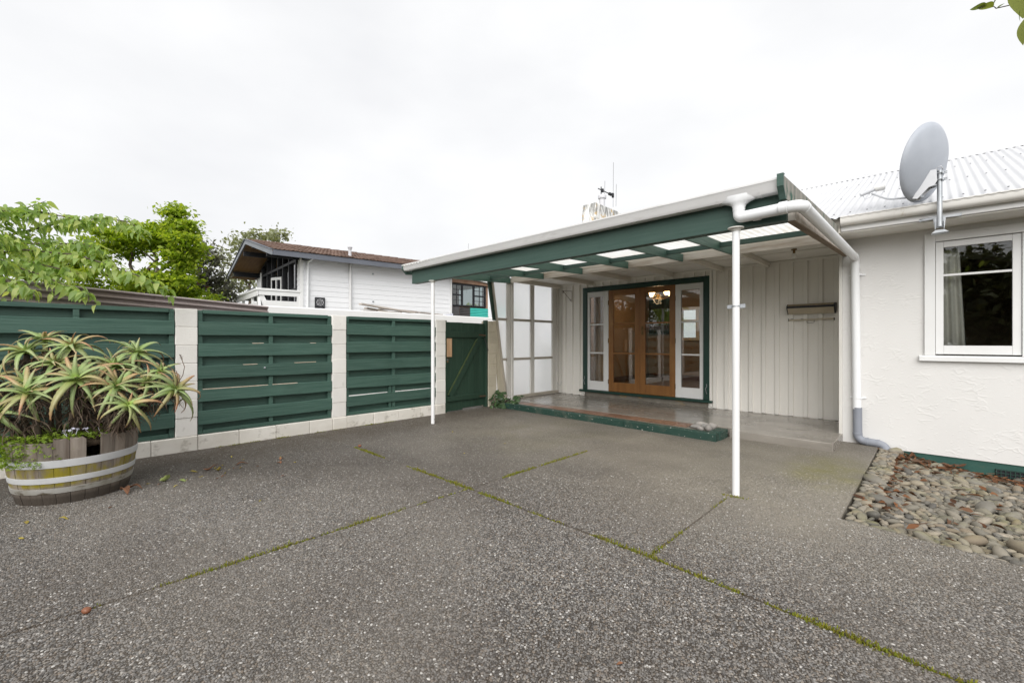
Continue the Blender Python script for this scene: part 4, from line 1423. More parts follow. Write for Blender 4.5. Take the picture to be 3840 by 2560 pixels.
m.build('gable_end', M['white'], house, fix=False)
# chimneys
MB().box(-6.78, -6.352, 9.80, 11.07, -0.2, 4.86, 0.012).build('chimney', M['chimney'], house)
ch = MB().lathe([(0.078, 4.84), (0.078, 5.09), (0.108, 5.09), (0.112, 5.10), (0.112, 5.17), (0.095, 5.19), (0.0, 5.20)], (-6.47, 10.3, 0), 18).build('flue', M['potgrey'], house, angle=40)
MB().lathe([(0.15, 3.9), (0.17, 4.3), (0.18, 4.62), (0.15, 4.66), (0.0, 4.66)], (1.295, 10.2, 0), 16).build('roof_vent', M['barge'], house, angle=40)

# ---- french doors in their green frame
df = part_empty('door_frame', house, (-4.09, WY, 0.18))
MB().box(DL, DL + 0.100, WY - 0.028, WY + 0.09, DB + 0.042, DT - 0.001, 0.004).build('jamb', M['greenframe'], df)
MB().box(DR - 0.100, DR, WY - 0.028, WY + 0.09, DB + 0.042, DT - 0.001, 0.004).build('jamb', M['greenframe'], df)
MB().box(DL + 0.101, DR - 0.101, WY - 0.027, WY + 0.09, 2.272, DT - 0.002, 0.004).build('head', M['greenframe'], df)
MB().box(DL - 0.075, DR + 0.055, WY - 0.065, WY + 0.088, DB, DB + 0.040, 0.005).build('sill', M['greenframe'], df)
for xx in (DL + 0.045, DR - 0.045):
    MB().tube([(xx, WY - 0.031, 0.50), (xx + 0.012, WY - 0.04, 0.46), (xx - 0.012, WY - 0.04, 0.42), (xx, WY - 0.036, 0.36), (xx + 0.01, WY - 0.036, 0.33)], 0.004, 5).build('cabin_hook', M['steel'], df)
MB().box(DL - 0.03, DL + 0.04, WY - 0.02, WY + 0.006, 0.115, 0.178, 0.004).build('packing_block', M['oldwhite'], df)


def door_leaf(name, x0, x1, gx0, gx1, mat, y0, y1, hingex=None, latch=None):
    d = part_empty(name, house, ((x0 + x1) / 2, WY, 0.222))
    m = MB()
    zt = 2.268
    m.box(x0, gx0, y0, y1, 0.224, zt, 0.003)
    m.box(gx1, x1, y0, y1, 0.224, zt, 0.003)
    a, b = gx0 + 0.0004, gx1 - 0.0004
    m.box(a, b, y0 + 0.001, y1, 2.160, zt - 0.001, 0.003)
    m.box(a, b, y0 + 0.001, y1, 0.225, 0.412, 0.003)
    m.build('stiles_and_rails', mat, d)
    for zc in (1.587, 0.998):
        MB().box(a, b, y0 + 0.008, y1 - 0.006, zc - 0.015, zc + 0.015, 0.003).build('glazing_bar', mat, d)
    for za, zb in ((0.412, 0.983), (1.013, 1.572), (1.602, 2.160)):
        MB().box(gx0, gx1, y0 + 0.020, y0 + 0.024, za, zb).build('pane', M['glass'], d)
    if hingex is not None:
        for zc in (0.42, 1.25, 2.02):
            MB().lathe([(0.008, -0.045), (0.008, 0.045)], (hingex, y0 - 0.004, zc), 8).build('hinge', M['brass'], d)
    if latch is not None:
        MB().box(latch - 0.018, latch + 0.018, y0 - 0.007, y0 - 0.001, 1.36, 1.53, 0.003).build('lock_plate', M['brass'], d)
        MB().tube([(latch, y0 - 0.002, 1.475), (latch, y0 - 0.05, 1.475), (latch + 0.10, y0 - 0.055, 1.470)], 0.007, 8).build('handle', M['brass'], d)
    return d


Y0, Y1 = WY - 0.004, WY + 0.040
door_leaf('side_window', -5.290, -4.783, -5.232, -4.900, M['white'], Y0, Y1)
door_leaf('side_window', -3.388, -2.888, -3.285, -2.955, M['white'], Y0, Y1)
door_leaf('french_door', -4.780, -4.090, -4.672, -4.197, M['doorwood'], Y0 + 0.002, Y1, -4.782)
door_leaf('french_door', -4.086, -3.391, -3.978, -3.500, M['doorwood'], Y0 + 0.002, Y1, -3.389, -4.035)

# ---- living room seen through the doors
m = MB()
m.box(-5.976, -4.98, 11.9, 11.98, 0.1, 2.6)
m.box(-4.98, -4.05, 11.9, 11.98, 0.1, 1.30)
m.box(-4.98, -4.05, 11.9, 11.98, 2.12, 2.6)
m.box(-4.05, -1.2, 11.9, 11.98, 0.1, 2.6)
m.box(-1.2, -1.12, WY + 0.102, 11.98, 0.1, 2.6)
m.box(-5.976, -5.93, WY + 0.102, 11.9, 0.1, 2.6)
m.build('room_wall', M['tan'], house)
MB().box(-5.93, -1.2, WY + 0.11, 11.9, 0.10, 0.19).build('room_floor', M['carpet'], house)
MB().box(-5.976, -1.1, WY + 0.102, 11.98, 2.53, 2.595).build('room_ceiling', M['interiorceil'], house)
m = MB()
m.box(-5.93, -5.91, WY + 0.12, 11.88, 0.191, 0.32)
m.box(-5.90, -1.2, 11.88, 11.899, 0.191, 0.32)
m.build('skirting_board', M['skirt'], house)
rw = part_empty('interior_window', house, (-4.5, 11.9, 1.3))
m = MB()
for a, b in ((-5.02, -4.92), (-4.56, -4.47), (-4.11, -4.01)):
    m.box(a, b, 11.84, 11.93, 1.26, 2.16)
m.box(-4.92, -4.11, 11.845, 11.93, 2.08, 2.16)
m.box(-4.92, -4.11, 11.845, 11.93, 1.26, 1.34)
m.box(-4.92, -4.11, 11.85, 11.92, 1.78, 1.82)
m.build('frame', M['white'], rw)
MB().box(-4.95, -4.08, 11.935, 11.94, 1.3, 2.12).build('pane', M['glass'], rw)
curtain(-5.85, -5.22, 11.78, 1.45, 2.42, 6, 0.025, M['curtaindark'])
curtain(-5.30, -5.02, WY + 0.26, 0.25, 2.40, 4, 0.025, M['curtaintan'], 0.10)

lamp = thing('chandelier', 'lit brass chandelier with glowing glass shades hanging inside the french doors', 'lamp', (-4.60, 9.7, 2.53))
MB().tube([(-4.60, 9.7, 2.53), (-4.60, 9.7, 2.30)], 0.008, 6).build('rod', M['brass'], lamp)
MB().lathe([(0.0, 2.20), (0.03, 2.23), (0.05, 2.29), (0.02, 2.34), (0.0, 2.36)], (-4.60, 9.7, 0), 12).build('hub', M['brass'], lamp, smooth=True)
for a in (2.6, 4.7, 5.9, 0.6):
    c, s_ = math.cos(a), math.sin(a)
    P0 = Vector((-4.60, 9.7, 2.27))
    tip = P0 + Vector((c * 0.26, s_ * 0.26, 0.02))
    MB().tube([P0, P0 + Vector((c * 0.13, s_ * 0.13, -0.06)), tip], 0.006, 6).build('arm', M['brass'], lamp)
    MB().lathe([(0.02, 0.0), (0.045, 0.03), (0.05, 0.07), (0.065, 0.10), (0.04, 0.06), (0.0, 0.03)], tip, 12).build('shade', M['bulb'], lamp, smooth=True)
pl_ = bpy.data.lights.new('chandelier light', 'POINT')
pl_.energy = 9
pl_.color = (1.0, 0.66, 0.36)
pl_.shadow_soft_size = 0.12
lo = bpy.data.objects.new('chandelier_light', pl_)
COL.objects.link(lo)
lo.parent = lamp
lo.location = (0.0, 0.0, -0.32)

# ================================================================== VERANDA CANOPY
can = thing('veranda_canopy', 'lean-to veranda canopy with deep green beam, pale gutter and two white posts', 'canopy', (-3.4, 4.0, 0))


def by(x):            # the beam runs very slightly towards the yard at its right end
    return 3.965 - (x + 6.0) * 0.0245


A0, A1 = -5.985, -0.800
bd = Vector((A1 - A0, by(A1) - by(A0), 0)).normalized()
bo = Vector((bd.y, -bd.x, 0))        # outwards, to the yard
m = MB()
m.prism([(0, 0), (0, 0.24), (-0.095, 0.24), (-0.095, 0)], (A0, by(A0), 2.150), (A1, by(A1), 2.150), bo, (0, 0, 1))
m.build('beam', M['greenx'], can)
m = MB().prism([(-0.098, 0.012), (-0.098, 0.24), (-0.145, 0.24), (-0.145, 0.012)], (A0 + 0.05, by(A0), 2.150), (A1 - 0.05, by(A1), 2.150), bo, (0, 0, 1))
m.build('ledger', M['greenx'], can)
G0, G1 = Vector((-6.075, by(-6.075) - 0.002, 2.448)), Vector((-0.812, by(-0.812) - 0.002, 2.448))
GP2 = [(0.0, -0.092), (0.060, -0.100), (0.084, -0.092), (0.099, -0.070), (0.106, -0.02), (0.114, -0.010), (0.114, 0.004), (0.100, 0.003), (0.094, -0.06), (0.08, -0.082), (0.058, -0.090), (0.006, -0.084), (0.006, 0.0), (0.0, 0.0)]
MB().prism(GP2, G0, G1, bo, (0, 0, 1)).build('gutter', M['gutter'], can, angle=35)
# outlet: the gutter flares down into the pipe
ox = -1.118
oc = Vector((ox, by(ox), 2.448)) + bo * 0.055
m = MB()
prof_n = 16
rings = []
for (hw, hd, z) in ((0.150, 0.056, -0.055), (0.135, 0.056, -0.096), (0.085, 0.053, -0.112), (0.055, 0.047, -0.128), (0.046, 0.045, -0.150), (0.045, 0.044, -0.175)):
    rings.append([oc + bd * (hw * math.cos(2 * PI * k / prof_n)) + bo * (hd * math.sin(2 * PI * k / prof_n)) + Vector((0, 0, z)) for k in range(prof_n)])
vs = [p for r_ in rings for p in r_]
m.add(vs, [(j * prof_n + k, j * prof_n + (k + 1) % prof_n, (j + 1) * prof_n + (k + 1) % prof_n, (j + 1) * prof_n + k) for j in range(len(rings) - 1) for k in range(prof_n)])
m.build('gutter_outlet', M['pvc'], can, smooth=True, fix=True)
for dx in (-0.155, 0.155):
    c0 = oc + bd * dx - bo * 0.055
    MB().prism([(0.003, -0.0945), (0.061, -0.1025), (0.0855, -0.0945), (0.1005, -0.071), (0.1075, -0.02), (0.1155, -0.010), (0.1155, 0.005), (0.003, 0.005)], c0 - bd * 0.010, c0 + bd * 0.010, bo, (0, 0, 1)).build('gutter_joiner', M['gutter'], can)
# downpipe
dp = part_empty('downpipe', can, (-0.66, 6.72, 0))
e0 = oc + Vector((0, 0, -0.165))
path = [e0, e0 + Vector((0, 0, -0.062)), (-0.690, 3.745, 2.222), (-0.682, 6.715, 2.246), (-0.665, 6.735, 0.42)]
MB().tube(fillet(path, 0.075, 7), 0.043, 20).build('white_pipe', M['pvc'], dp, angle=50)
for p, d in ((e0 + Vector((0.13, 0.0, -0.062)), (1, 0.0, -0.01)), (Vector((-0.80, 3.746, 2.2225)), (1, 0, 0)), (Vector((-0.689, 3.84, 2.2226)), (0, 1, 0)), (Vector((-0.6825, 6.60, 2.2455)), (0, 1, 0)), (Vector((-0.681, 6.733, 2.14)), (0, 0, 1))):
    MB().lathe([(0.043, -0.028), (0.0465, -0.026), (0.0465, 0.026), (0.043, 0.028)], p, 20, axis=d, cap=False).build('socket', M['pvc'], dp, angle=50)
MB().tube(fillet([(-0.661, 6.735, 0.44), (-0.659, 6.735, 0.045), (-0.395, 6.700, 0.035), (-0.372, 6.640, -0.16)], 0.085, 7), 0.0455, 20).build('grey_pipe', M['pvcgrey'], dp, angle=50)
for p, d in ((Vector((-0.6595, 6.735, 0.125)), (0, 0, 1)), (Vector((-0.565, 6.722, 0.042)), (1, -0.13, 0)), (Vector((-0.465, 6.709, 0.037)), (1, -0.13, 0))):
    MB().lathe([(0.0455, -0.012), (0.0485, -0.010), (0.0485, 0.010), (0.0455, 0.012)], p, 20, axis=d, cap=False).build('socket', M['pvcgrey'], dp, angle=50)
for z in (2.04, 0.558):
    xx = -0.665 + (2.04 - z) * 0.004
    m = MB().lathe([(0.044, -0.010), (0.047, -0.010), (0.047, 0.010), (0.044, 0.010)], (xx, 6.735, z), 16, cap=False)
    m.box(xx - 0.078, xx - 0.044, SY - 0.012, SY - 0.002, z - 0.009, z + 0.009)
    m.box(xx + 0.044, xx + 0.078, SY - 0.012, SY - 0.002, z - 0.009, z + 0.009)
    m.build('clip', M['pvc'], dp)
# barge boards
MB().prism([(3.715, 2.458), (3.715, 2.380), (3.79, 2.302), (3.80, 2.300), (6.30, 2.452), (6.30, 2.572)], (-0.830, 0, 0), (-0.795, 0, 0), (0, 1, 0), (0, 0, 1)).build('barge_board', M['barge'], can)
MB().prism([(3.86, 2.453), (3.86, 2.375), (3.93, 2.303), (6.30, 2.452), (6.30, 2.572)], (-6.115, 0, 0), (-6.082, 0, 0), (0, 1, 0), (0, 0, 1)).build('barge_board', M['greenx'], can)
o_ = MB().prism([(3.700, 2.470), (3.700, 2.378), (3.775, 2.296), (3.800, 2.296), (3.79, 2.31), (3.7145, 2.383), (3.7145, 2.462), (3.74, 2.464), (3.74, 2.472)], (-0.834, 0, 0), (-0.791, 0, 0), (0, 1, 0), (0, 0, 1)).build('barge_end', M['greenx'], can)
MB().prism([(3.875, 2.150), (3.875, 2.285), (6.74, 2.425), (6.74, 2.290)], (-0.798, 0, 0), (-0.752, 0, 0), (0, 1, 0), (0, 0, 1)).build('end_rafter', M['rough'], can)
MB().prism([(3.885, 2.1385), (3.885, 2.1485), (6.73, 2.2885), (6.73, 2.2785)], (-0.800, 0, 0), (-0.748, 0, 0), (0, 1, 0), (0, 0, 1)).build('rafter_strip', M['darktimber'], can)
# green rafters
for x, _ in bx5[:]:
    y0, y1 = by(x) + 0.147, 6.245
    z0, z1 = 2.296, 2.376
    MB().prism([(y0, z0), (y0, z0 + 0.135), (y1, z1 + 0.105), (y1, z1)], (x - 0.045, 0, 0), (x - 0.0225, 0, 0), (0, 1, 0), (0, 0, 1)).build('rafter', M['green'], can)
# purlin and translucent roof
MB().prism([(5.70, 2.398), (5.70, 2.455), (5.75, 2.456), (5.75, 2.400)], (-6.08, 0, 0), (-0.835, 0, 0), (0, 1, 0), (0, 0, 1)).build('purlin', M['greenx'], can)
MB().prism([(6.255, 2.386), (6.255, 2.484), (6.292, 2.484), (6.292, 2.388)], (-6.08, 0, 0), (-0.80, 0, 0), (0, 1, 0), (0, 0, 1)).build('wall_purlin', M['rough'], can)
rsl = Vector((0, 6.34 - 3.86, 2.515 - 2.405))
for k in range(6):
    x0 = -6.08 + k * 0.874
    MB().corr((x0, 3.83, 2.432 + 0.0015 * (k % 2)), (1, 0, 0), rsl, 0.874 if k < 5 else 0.86, rsl.length, 0.0762, 0.009, (0, -0.05, 1), 10, 3).build('roof_sheet', M['clear'], can, smooth=True, fix=False)
# posts
for (x, y, zt, name) in ((-5.448, 3.975, 2.15, 'post'), (-1.147, 3.808, 2.15, 'post')):
    P_ = part_empty(name, can, (x, y, 0))
    MB().tube([(x, y, -0.02), (x + 0.001, y, 2.140)], 0.0275, 20).build('tube', M['postwhite'], P_, angle=40)
    MB().lathe([(0.0275, 2.118), (0.034, 2.122), (0.040, 2.138), (0.060, 2.142), (0.060, 2.1495), (0.0, 2.1495)], (x, y, 0), 20).build('flange', M['oldwhite'], P_, angle=40)
    if x > -3:
        m = MB()
        m.lathe([(0.028, 1.513), (0.031, 1.514), (0.031, 1.523), (0.028, 1.524)], (x, y, 0), 20, cap=False)
        m.box(x - 0.066, x - 0.026, y - 0.004, y + 0.008, 1.500, 1.530, 0.002)
        m.box(x + 0.026, x + 0.068, y + 0.002, y + 0.012, 1.502, 1.534, 0.002)
        m.build('saddle_clamp', M['steel'], P_)

# small fittings on the veranda
bl = thing('bare_bulb', 'unlit pearl light bulb in a plain holder under the veranda ceiling', 'light bulb', (-1.36, 6.95, 2.484))
MB().lathe([(0.0, 2.484), (0.035, 2.484), (0.035, 2.470), (0.016, 2.466), (0.016, 2.425), (0.0, 2.425)], (-1.36, 6.95, 0), 12).build('holder', M['brass'], bl, angle=40)
MB().lathe([(0.0, 2.350), (0.018, 2.354), (0.030, 2.372), (0.030, 2.388), (0.018, 2.412), (0.013, 2.425), (0.0, 2.425)], (-1.36, 6.95, 0), 14).build('bulb', M['milk'], bl, smooth=True)

cl = thing('retractable_clothesline', 'cream and brown retractable clothesline case with pull bar on the veranda wall', 'clothesline', (-1.30, WY, 1.6))
MB().prism([(0, 1.690), (0.045, 1.648), (0.120, 1.735), (0.120, 1.764), (0.06, 1.792), (0, 1.792)], (-1.600, WY - 0.021, 0), (-1.026, WY - 0.021, 0), (0, -1, 0), (0, 0, 1)).build('case', M['linecream'], cl)
MB().prism([(0.062, 1.7925), (0.1215, 1.7645), (0.1235, 1.7665), (0.066, 1.7955)], (-1.602, WY - 0.021, 0), (-1.026, WY - 0.021, 0), (0, -1, 0), (0, 0, 1)).build('lid', M['linebrown'], cl)
MB().box(-1.602, -1.026, WY - 0.1455, WY - 0.1405, 1.733, 1.7635).build('band', M['black'], cl)
for xa in (-1.609, -1.025):
    MB().prism([(0, 1.685), (0.045, 1.643), (0.124, 1.733), (0.126, 1.768), (0.06, 1.797), (0, 1.797)], (xa, WY - 0.021, 0), (xa + 0.012 + (0.010 if xa > -1.3 else 0), WY - 0.021, 0), (0, -1, 0), (0, 0, 1)).build('end_cap', M['black'], cl)
MB().prism([(0, 0.0), (0.028, 0.0), (0.028, 0.022), (0.0, 0.022)], (-1.595, WY - 0.021, 1.548), (-1.030, WY - 0.021, 1.556), (0, -1, 0), (0, 0, 1)).build('pull_bar', M['linecream'], cl)
for xa in (-1.599, -1.031):
    MB().box(xa - 0.003, xa + 0.003, WY - 0.052, WY - 0.021, 1.545, 1.580).build('bar_end', M['black'], cl)
MB().tube(fillet([(-1.362, WY - 0.045, 1.556), (-1.362, WY - 0.05, 1.513), (-1.272, WY - 0.05, 1.514), (-1.272, WY - 0.045, 1.558)], 0.01, 3), 0.0026, 6).build('pull_handle', M['spring'], cl)
for xa in (-1.555, -1.425, -1.225, -1.085):
    MB().box(xa - 0.017, xa + 0.017, WY - 0.046, WY - 0.042, 1.5715, 1.5775).build('line_slot', M['black'], cl)

bk = thing('basket_bracket', 'thin rusty scrolled wrought iron basket bracket on the veranda wall', 'bracket', (-5.68, WY, 2.1))
yk = WY - 0.03
MB().tube([(-5.672, yk, 2.33), (-5.672, yk, 2.09)], 0.004, 6).build('upright', M['iron'], bk)
MB().tube([(-5.672, yk, 2.325), (-5.905, yk - 0.05, 2.345)], 0.004, 6).build('bracket_arm', M['iron'], bk)
MB().tube([(-5.88, yk - 0.045, 2.34), (-5.70, yk - 0.01, 2.13)], 0.004, 6).build('bracket_stay', M['iron'], bk)
m = MB()
for cx, cz, q in ((-5.89, 2.315, 1), (-5.695, 2.125, -1)):
    m.tube([(cx + q * (0.028 - 0.0016 * k) * math.cos(k * 0.6), yk - 0.02, cz + (0.028 - 0.0016 * k) * math.sin(k * 0.6)) for k in range(16)], 0.003, 5)
m.build('scroll', M['iron'], bk)
wh = MB().tube([(-5.965, 7.70, 0.34), (-5.94, 7.68, 0.30), (-5.90, 7.68, 0.27), (-5.86, 7.68, 0.30), (-5.86, 7.68, 0.37)], 0.005, 6).build('wall_hook', M['steel'])
tag(wh, 'bent grey wire hook low in the veranda corner beside the frosted screen', 'hook')

# ================================================================== SATELLITE DISH
sd = thing('satellite_dish', 'grey oval satellite dish on a steel pole bracketed under the house eave', 'satellite dish', (0.05, 6.15, 2.33))
ax = Vector((-0.887, 0.403, 0.228)).normalized()
c0 = Vector((-0.058, 6.17, 3.055))
upv = (Vector((0.249, 0.0, 0.969)) - ax * Vector((0.249, 0.0, 0.969)).dot(ax)).normalized()
sdv = ax.cross(upv)
m = MB()
rings, nn = 9, 40
vs = []
RA, RB = 0.388, 0.380
for sgn in (0, 1):
    for j in range(rings + 1):
        t = j / rings
        dpt = 0.075 * (t * t - 1) + (0.0 if sgn else -0.006)
        if t > 0.93:
            dpt += 0.012 * (t - 0.93) / 0.07
        for k in range(nn):
            a = 2 * PI * k / nn
            vs.append(c0 + upv * (RA * t * math.sin(a)) + sdv * (RB * t * math.cos(a)) + ax * dpt)
K = (rings + 1) * nn
fs = []
for s2 in range(2):
    for j in range(rings):
        for k in range(nn):
            fs.append((s2 * K + j * nn + k, s2 * K + j * nn + (k + 1) % nn, s2 * K + (j + 1) * nn + (k + 1) % nn, s2 * K + (j + 1) * nn + k))
for k in range(nn):
    fs.append((rings * nn + k, rings * nn + (k + 1) % nn, K + rings * nn + (k + 1) % nn, K + rings * nn + k))
m.add(vs, fs)
m.build('reflector', M['dish'], sd, smooth=True)
PX, PY = 0.048, 6.15
MB().tube([(PX, PY, 2.385), (PX, PY, 2.945)], 0.0205, 16).build('pole', M['steel'], sd, angle=40)
bkp = [(-0.02, 2.955), (0.025, 2.955), (0.03, 2.84), (0.01, 2.80), (-0.03, 2.79), (-0.115, 2.69), (-0.155, 2.70), (-0.125, 2.76), (-0.10, 2.80), (-0.055, 2.88)]
MB().prism(bkp, (0, PY - 0.040, 0), (0, PY - 0.034, 0), (1, 0, 0), (0, 0, 1)).build('mount_plate', M['dishpale'], sd)
MB().prism([(x + 0.012, z - 0.005) for x, z in bkp], (0, PY + 0.030, 0), (0, PY + 0.036, 0), (1, 0, 0), (0, 0, 1)).build('mount_plate', M['dishpale'], sd)
m = MB()
m.box(-0.020, 0.026, PY - 0.034, PY + 0.030, 2.80, 2.806)
m.box(-0.021, -0.016, PY - 0.034, PY + 0.030, 2.885, 2.95)
m.bar((-0.10, PY - 0.03, 2.72), (-0.075, PY + 0.03, 2.72), 0.02, 0.03)
m.build('mount_web', M['steel'], sd)
for z in (2.915, 2.85):
    m = MB()
    for dy in (-0.014, 0.014):
        m.tube([(PX - 0.03, PY + dy * 2.0, z), (PX + 0.055, PY + dy * 2.0 - 0.005, z + 0.004)], 0.004, 6)
        m.lathe([(0.008, -0.005), (0.008, 0.005)], (PX + 0.037, PY + dy * 2.0 - 0.004, z + 0.003), 6, axis=(1, 0, 0))
    m.box(PX + 0.020, PX + 0.030, PY - 0.036, PY + 0.036, z - 0.010, z + 0.010)
    m.build('clamp', M['steel'], sd)
m = MB()
m.prism([(-0.105, 2.508), (-0.108, 2.490), (0.0, 2.496), (0.012, 2.40), (0.085, 2.40), (0.095, 2.498), (0.205, 2.496), (0.208, 2.522), (0.09, 2.520), (0.0, 2.530)], (0, EY - 0.0115, 0), (0, EY - 0.0055, 0), (1, 0, 0), (0, 0, 1))
m.box(PX - 0.035, PX - 0.030, PY - 0.01, EY - 0.012, 2.36, 2.47)
m.box(PX + 0.030, PX + 0.035, PY - 0.01, EY - 0.012, 2.36, 2.47)
m.prism([(-0.012, 2.322), (0.112, 2.326), (0.080, 2.350), (0.018, 2.350)], (0, PY - 0.02, 0), (0, PY + 0.10, 0), (1, 0, 0), (0, 0, 1))
m.build('wall_bracket', M['steel'], sd)
arm0 = Vector((-0.175, 6.19, 2.735))
arm1 = Vector((-0.50, 6.42, 2.905))
MB().tube(fillet([arm0, arm0.lerp(arm1, 0.55) + Vector((0, 0, -0.045)), arm1], 0.06, 4), 0.010, 8).build('feed_arm', M['dishpale'], sd, smooth=True)
MB().tube([arm1 + Vector((-0.10, -0.03, 0.0)), arm1 + Vector((0.02, 0.01, 0.045))], [0.022, 0.020], 10).build('receiver', M['dishpale'], sd)
MB().tube([arm1 + Vector((0.02, 0.01, 0.045)), arm1 + Vector((0.035, 0.015, 0.052)), arm1 + Vector((0.10, 0.035, 0.060)), arm1 + Vector((0.108, 0.037, 0.061))], [0.024, 0.034, 0.036, 0.030], 14).build('feed_horn', M['milk'], sd)
MB().tube([arm1 + Vector((-0.075, -0.02, -0.015)), arm1 + Vector((-0.06, -0.02, -0.055)), arm1 + Vector((-0.02, 0, -0.04)), arm1 + Vector((0.01, 0, -0.01))], 0.003, 6).build('cable', M['dishpale'], sd)
MB().tube([(PX, PY - 0.02, 2.93), (PX - 0.03, PY - 0.03, 2.965), (PX + 0.01, PY - 0.02, 2.985), (PX + 0.025, PY, 2.95)], 0.004, 6).build('cable', M['dishpale'], sd, smooth=True)
MB().tube([(PX - 0.02, PY, 2.475), (PX - 0.07, PY + 0.06, 2.505), (PX - 0.15, EY - 0.008, 2.512)], 0.004, 6).build('cable', M['dishpale'], sd, smooth=True)

# TV aerial on the chimney flue
an = thing('tv_aerial', 'dark rooftop television aerial with tall thin rods above the chimney flue', 'aerial', (-6.47, 10.3, 5.2))
MB().tube([(-6.47, 10.25, 5.18), (-6.47, 10.25, 5.40)], 0.014, 8).build('mast', M['black'], an)
MB().tube([(-6.50, 10.15, 5.335), (-6.45, 10.85, 5.300)], 0.014, 8).build('boom', M['spring'], an)
MB().box(-6.49, -6.42, 10.62, 10.76, 5.27, 5.34, 0.01).build('junction_box', M['black'], an)
MB().box(-6.485, -6.43, 10.80, 10.86, 5.24, 5.37, 0.01).build('junction_box', M['black'], an)
MB().box(-6.50, -6.445, 10.30, 10.36, 5.27, 5.37, 0.01).build('junction_box', M['black'], an)
for x, y, z0, z1 in ((-6.45, 10.83, 4.98, 6.22), (-6.47, 10.42, 4.96, 5.60), (-6.40, 10.90, 5.0, 5.62)):
    MB().tube([(x, y, z0), (x + 0.01, y, z1)], 0.005, 5).build('rod', M['spring'], an)

# ================================================================== BARREL AND ALOE
BC = Vector((-5.12, 0.14, 0.0))
bar_ = thing('half_barrel', 'weathered half wine barrel planter with zinc hoops, yellow stained staves and one broken stave', 'barrel', BC)


def brad(z):
    t = min(1.0, max(0.0, z / 0.47))
    return 0.330 + 0.064 * math.sin(t * PI / 2) ** 0.9


NS = 27
sa = 2 * PI / NS
zs = [0.0, 0.06, 0.13, 0.20, 0.27, 0.34, 0.41, 0.485]
def stave_mesh(top):
    m = MB()
    vs, fs = [], []
    zz = [z for z in zs if z < top - 0.02] + [top]
    for z in zz:
        r = brad(z)
        for rr, cc in ((r, -0.49), (r + 0.0015, -0.25), (r + 0.002, 0.0), (r + 0.0015, 0.25), (r, 0.49), (r - 0.026, 0.485), (r - 0.026, -0.485)):
            a = cc * (sa * 1.012 - 0.0022 / r)
            vs.append((rr * math.cos(a), rr * math.sin(a), z + (0.012 * math.sin(cc * 9 + top * 50) if z == top else 0)))
    for j in range(len(zz) - 1):
        for k in range(7):
            fs.append((j * 7 + k, j * 7 + (k + 1) % 7, (j + 1) * 7 + (k + 1) % 7, (j + 1) * 7 + k))
    fs += [tuple(range(7))[::-1], tuple((len(zz) - 1) * 7 + k for k in range(7))]
    m.add(vs, fs)
    o = m.build('stave', M['stave'], bar_, origin=(0, 0, 0))
    me = o.data
    bpy.data.objects.remove(o)
    return me


full_staves = [stave_mesh(t) for t in (0.470, 0.480, 0.488, 0.497, 0.505)]
broken_stave = stave_mesh(0.312)
for i in range(NS):
    o = bpy.data.objects.new('stave', broken_stave if i == 0 else full_staves[R.randrange(5)])
    COL.objects.link(o)
    o.parent = bar_
    ORG[o.name] = BC
    o.rotation_euler = (0, 0, math.radians(14.0) + sa * i)
    o.scale = (1 + R.uniform(-0.006, 0.006),) * 2 + (1,)
for (a, b, mt) in ((0.288, 0.345, 'hoop'), (0.170, 0.214, 'hoop'), (0.088, 0.130, 'hoopdirty')):
    MB().lathe([(brad(a) + 0.002, a), (brad(a) + 0.0065, a + 0.001), (brad((a + b) / 2) + 0.0075, (a + b) / 2), (brad(b) + 0.0065, b - 0.001), (brad(b) + 0.002, b)], BC, 64, cap=False).build('hoop', M[mt], bar_, angle=40)
MB().lathe([(0.0, 0.42), (0.365, 0.42), (0.366, 0.452), (0.2, 0.475), (0.0, 0.48)], BC, 32).build('potting_soil', M['soil'], bar_, smooth=True)

aloe = thing('aloe_plant', 'large sprawling aloe with red tipped toothed rosettes growing in the half barrel', 'aloe', BC + Vector((0, 0, 0.46)))


def aloe_mesh(name, L, w, a0, bend, power=1.4):
    n = 18
    x = z = 0.0
    vs, fs, ts = [], [], []
    for i in range(n + 1):
        t = i / n
        ang = a0 - bend * t ** power
        if i:
            x += L / n * math.cos(ang)
            z += L / n * math.sin(ang)
        ww = 0.86 * w * (1 - t) ** 0.85 * (0.86 + 0.14 * math.sin(min(1, t * 4) * PI / 2)) + 0.0012
        if i % 2 and 0 < i < n:
            ww += 0.0042
        th = ww * 0.22 * (1 - 0.5 * t) + 0.0008
        nx, nz = -math.sin(ang), math.cos(ang)
        for yy, k in ((-ww / 2, ww * 0.20), (0, -th), (ww / 2, ww * 0.20), (0, th * 0.35)):
            vs.append((x + nx * k, yy, z + nz * k))
            ts.append(t)
    for i in range(n):
        for k in range(4):
            fs.append((i * 4 + k, i * 4 + (k + 1) % 4, (i + 1) * 4 + (k + 1) % 4, (i + 1) * 4 + k))
    fs.append(tuple(n * 4 + k for k in range(4)))
    me = bpy.data.meshes.new(name)
    me.from_pydata(vs, [], fs)
    bm = bmesh.new()
    bm.from_mesh(me)
    bmesh.ops.recalc_face_normals(bm, faces=bm.faces)
    bm.to_mesh(me)
    bm.free()
    me.polygons.foreach_set('use_smooth', [True] * len(me.polygons))
    at = me.attributes.new('t', 'FLOAT', 'POINT')
    at.data.foreach_set('value', ts)
    me.materials.append(M['aloe'])
    return me


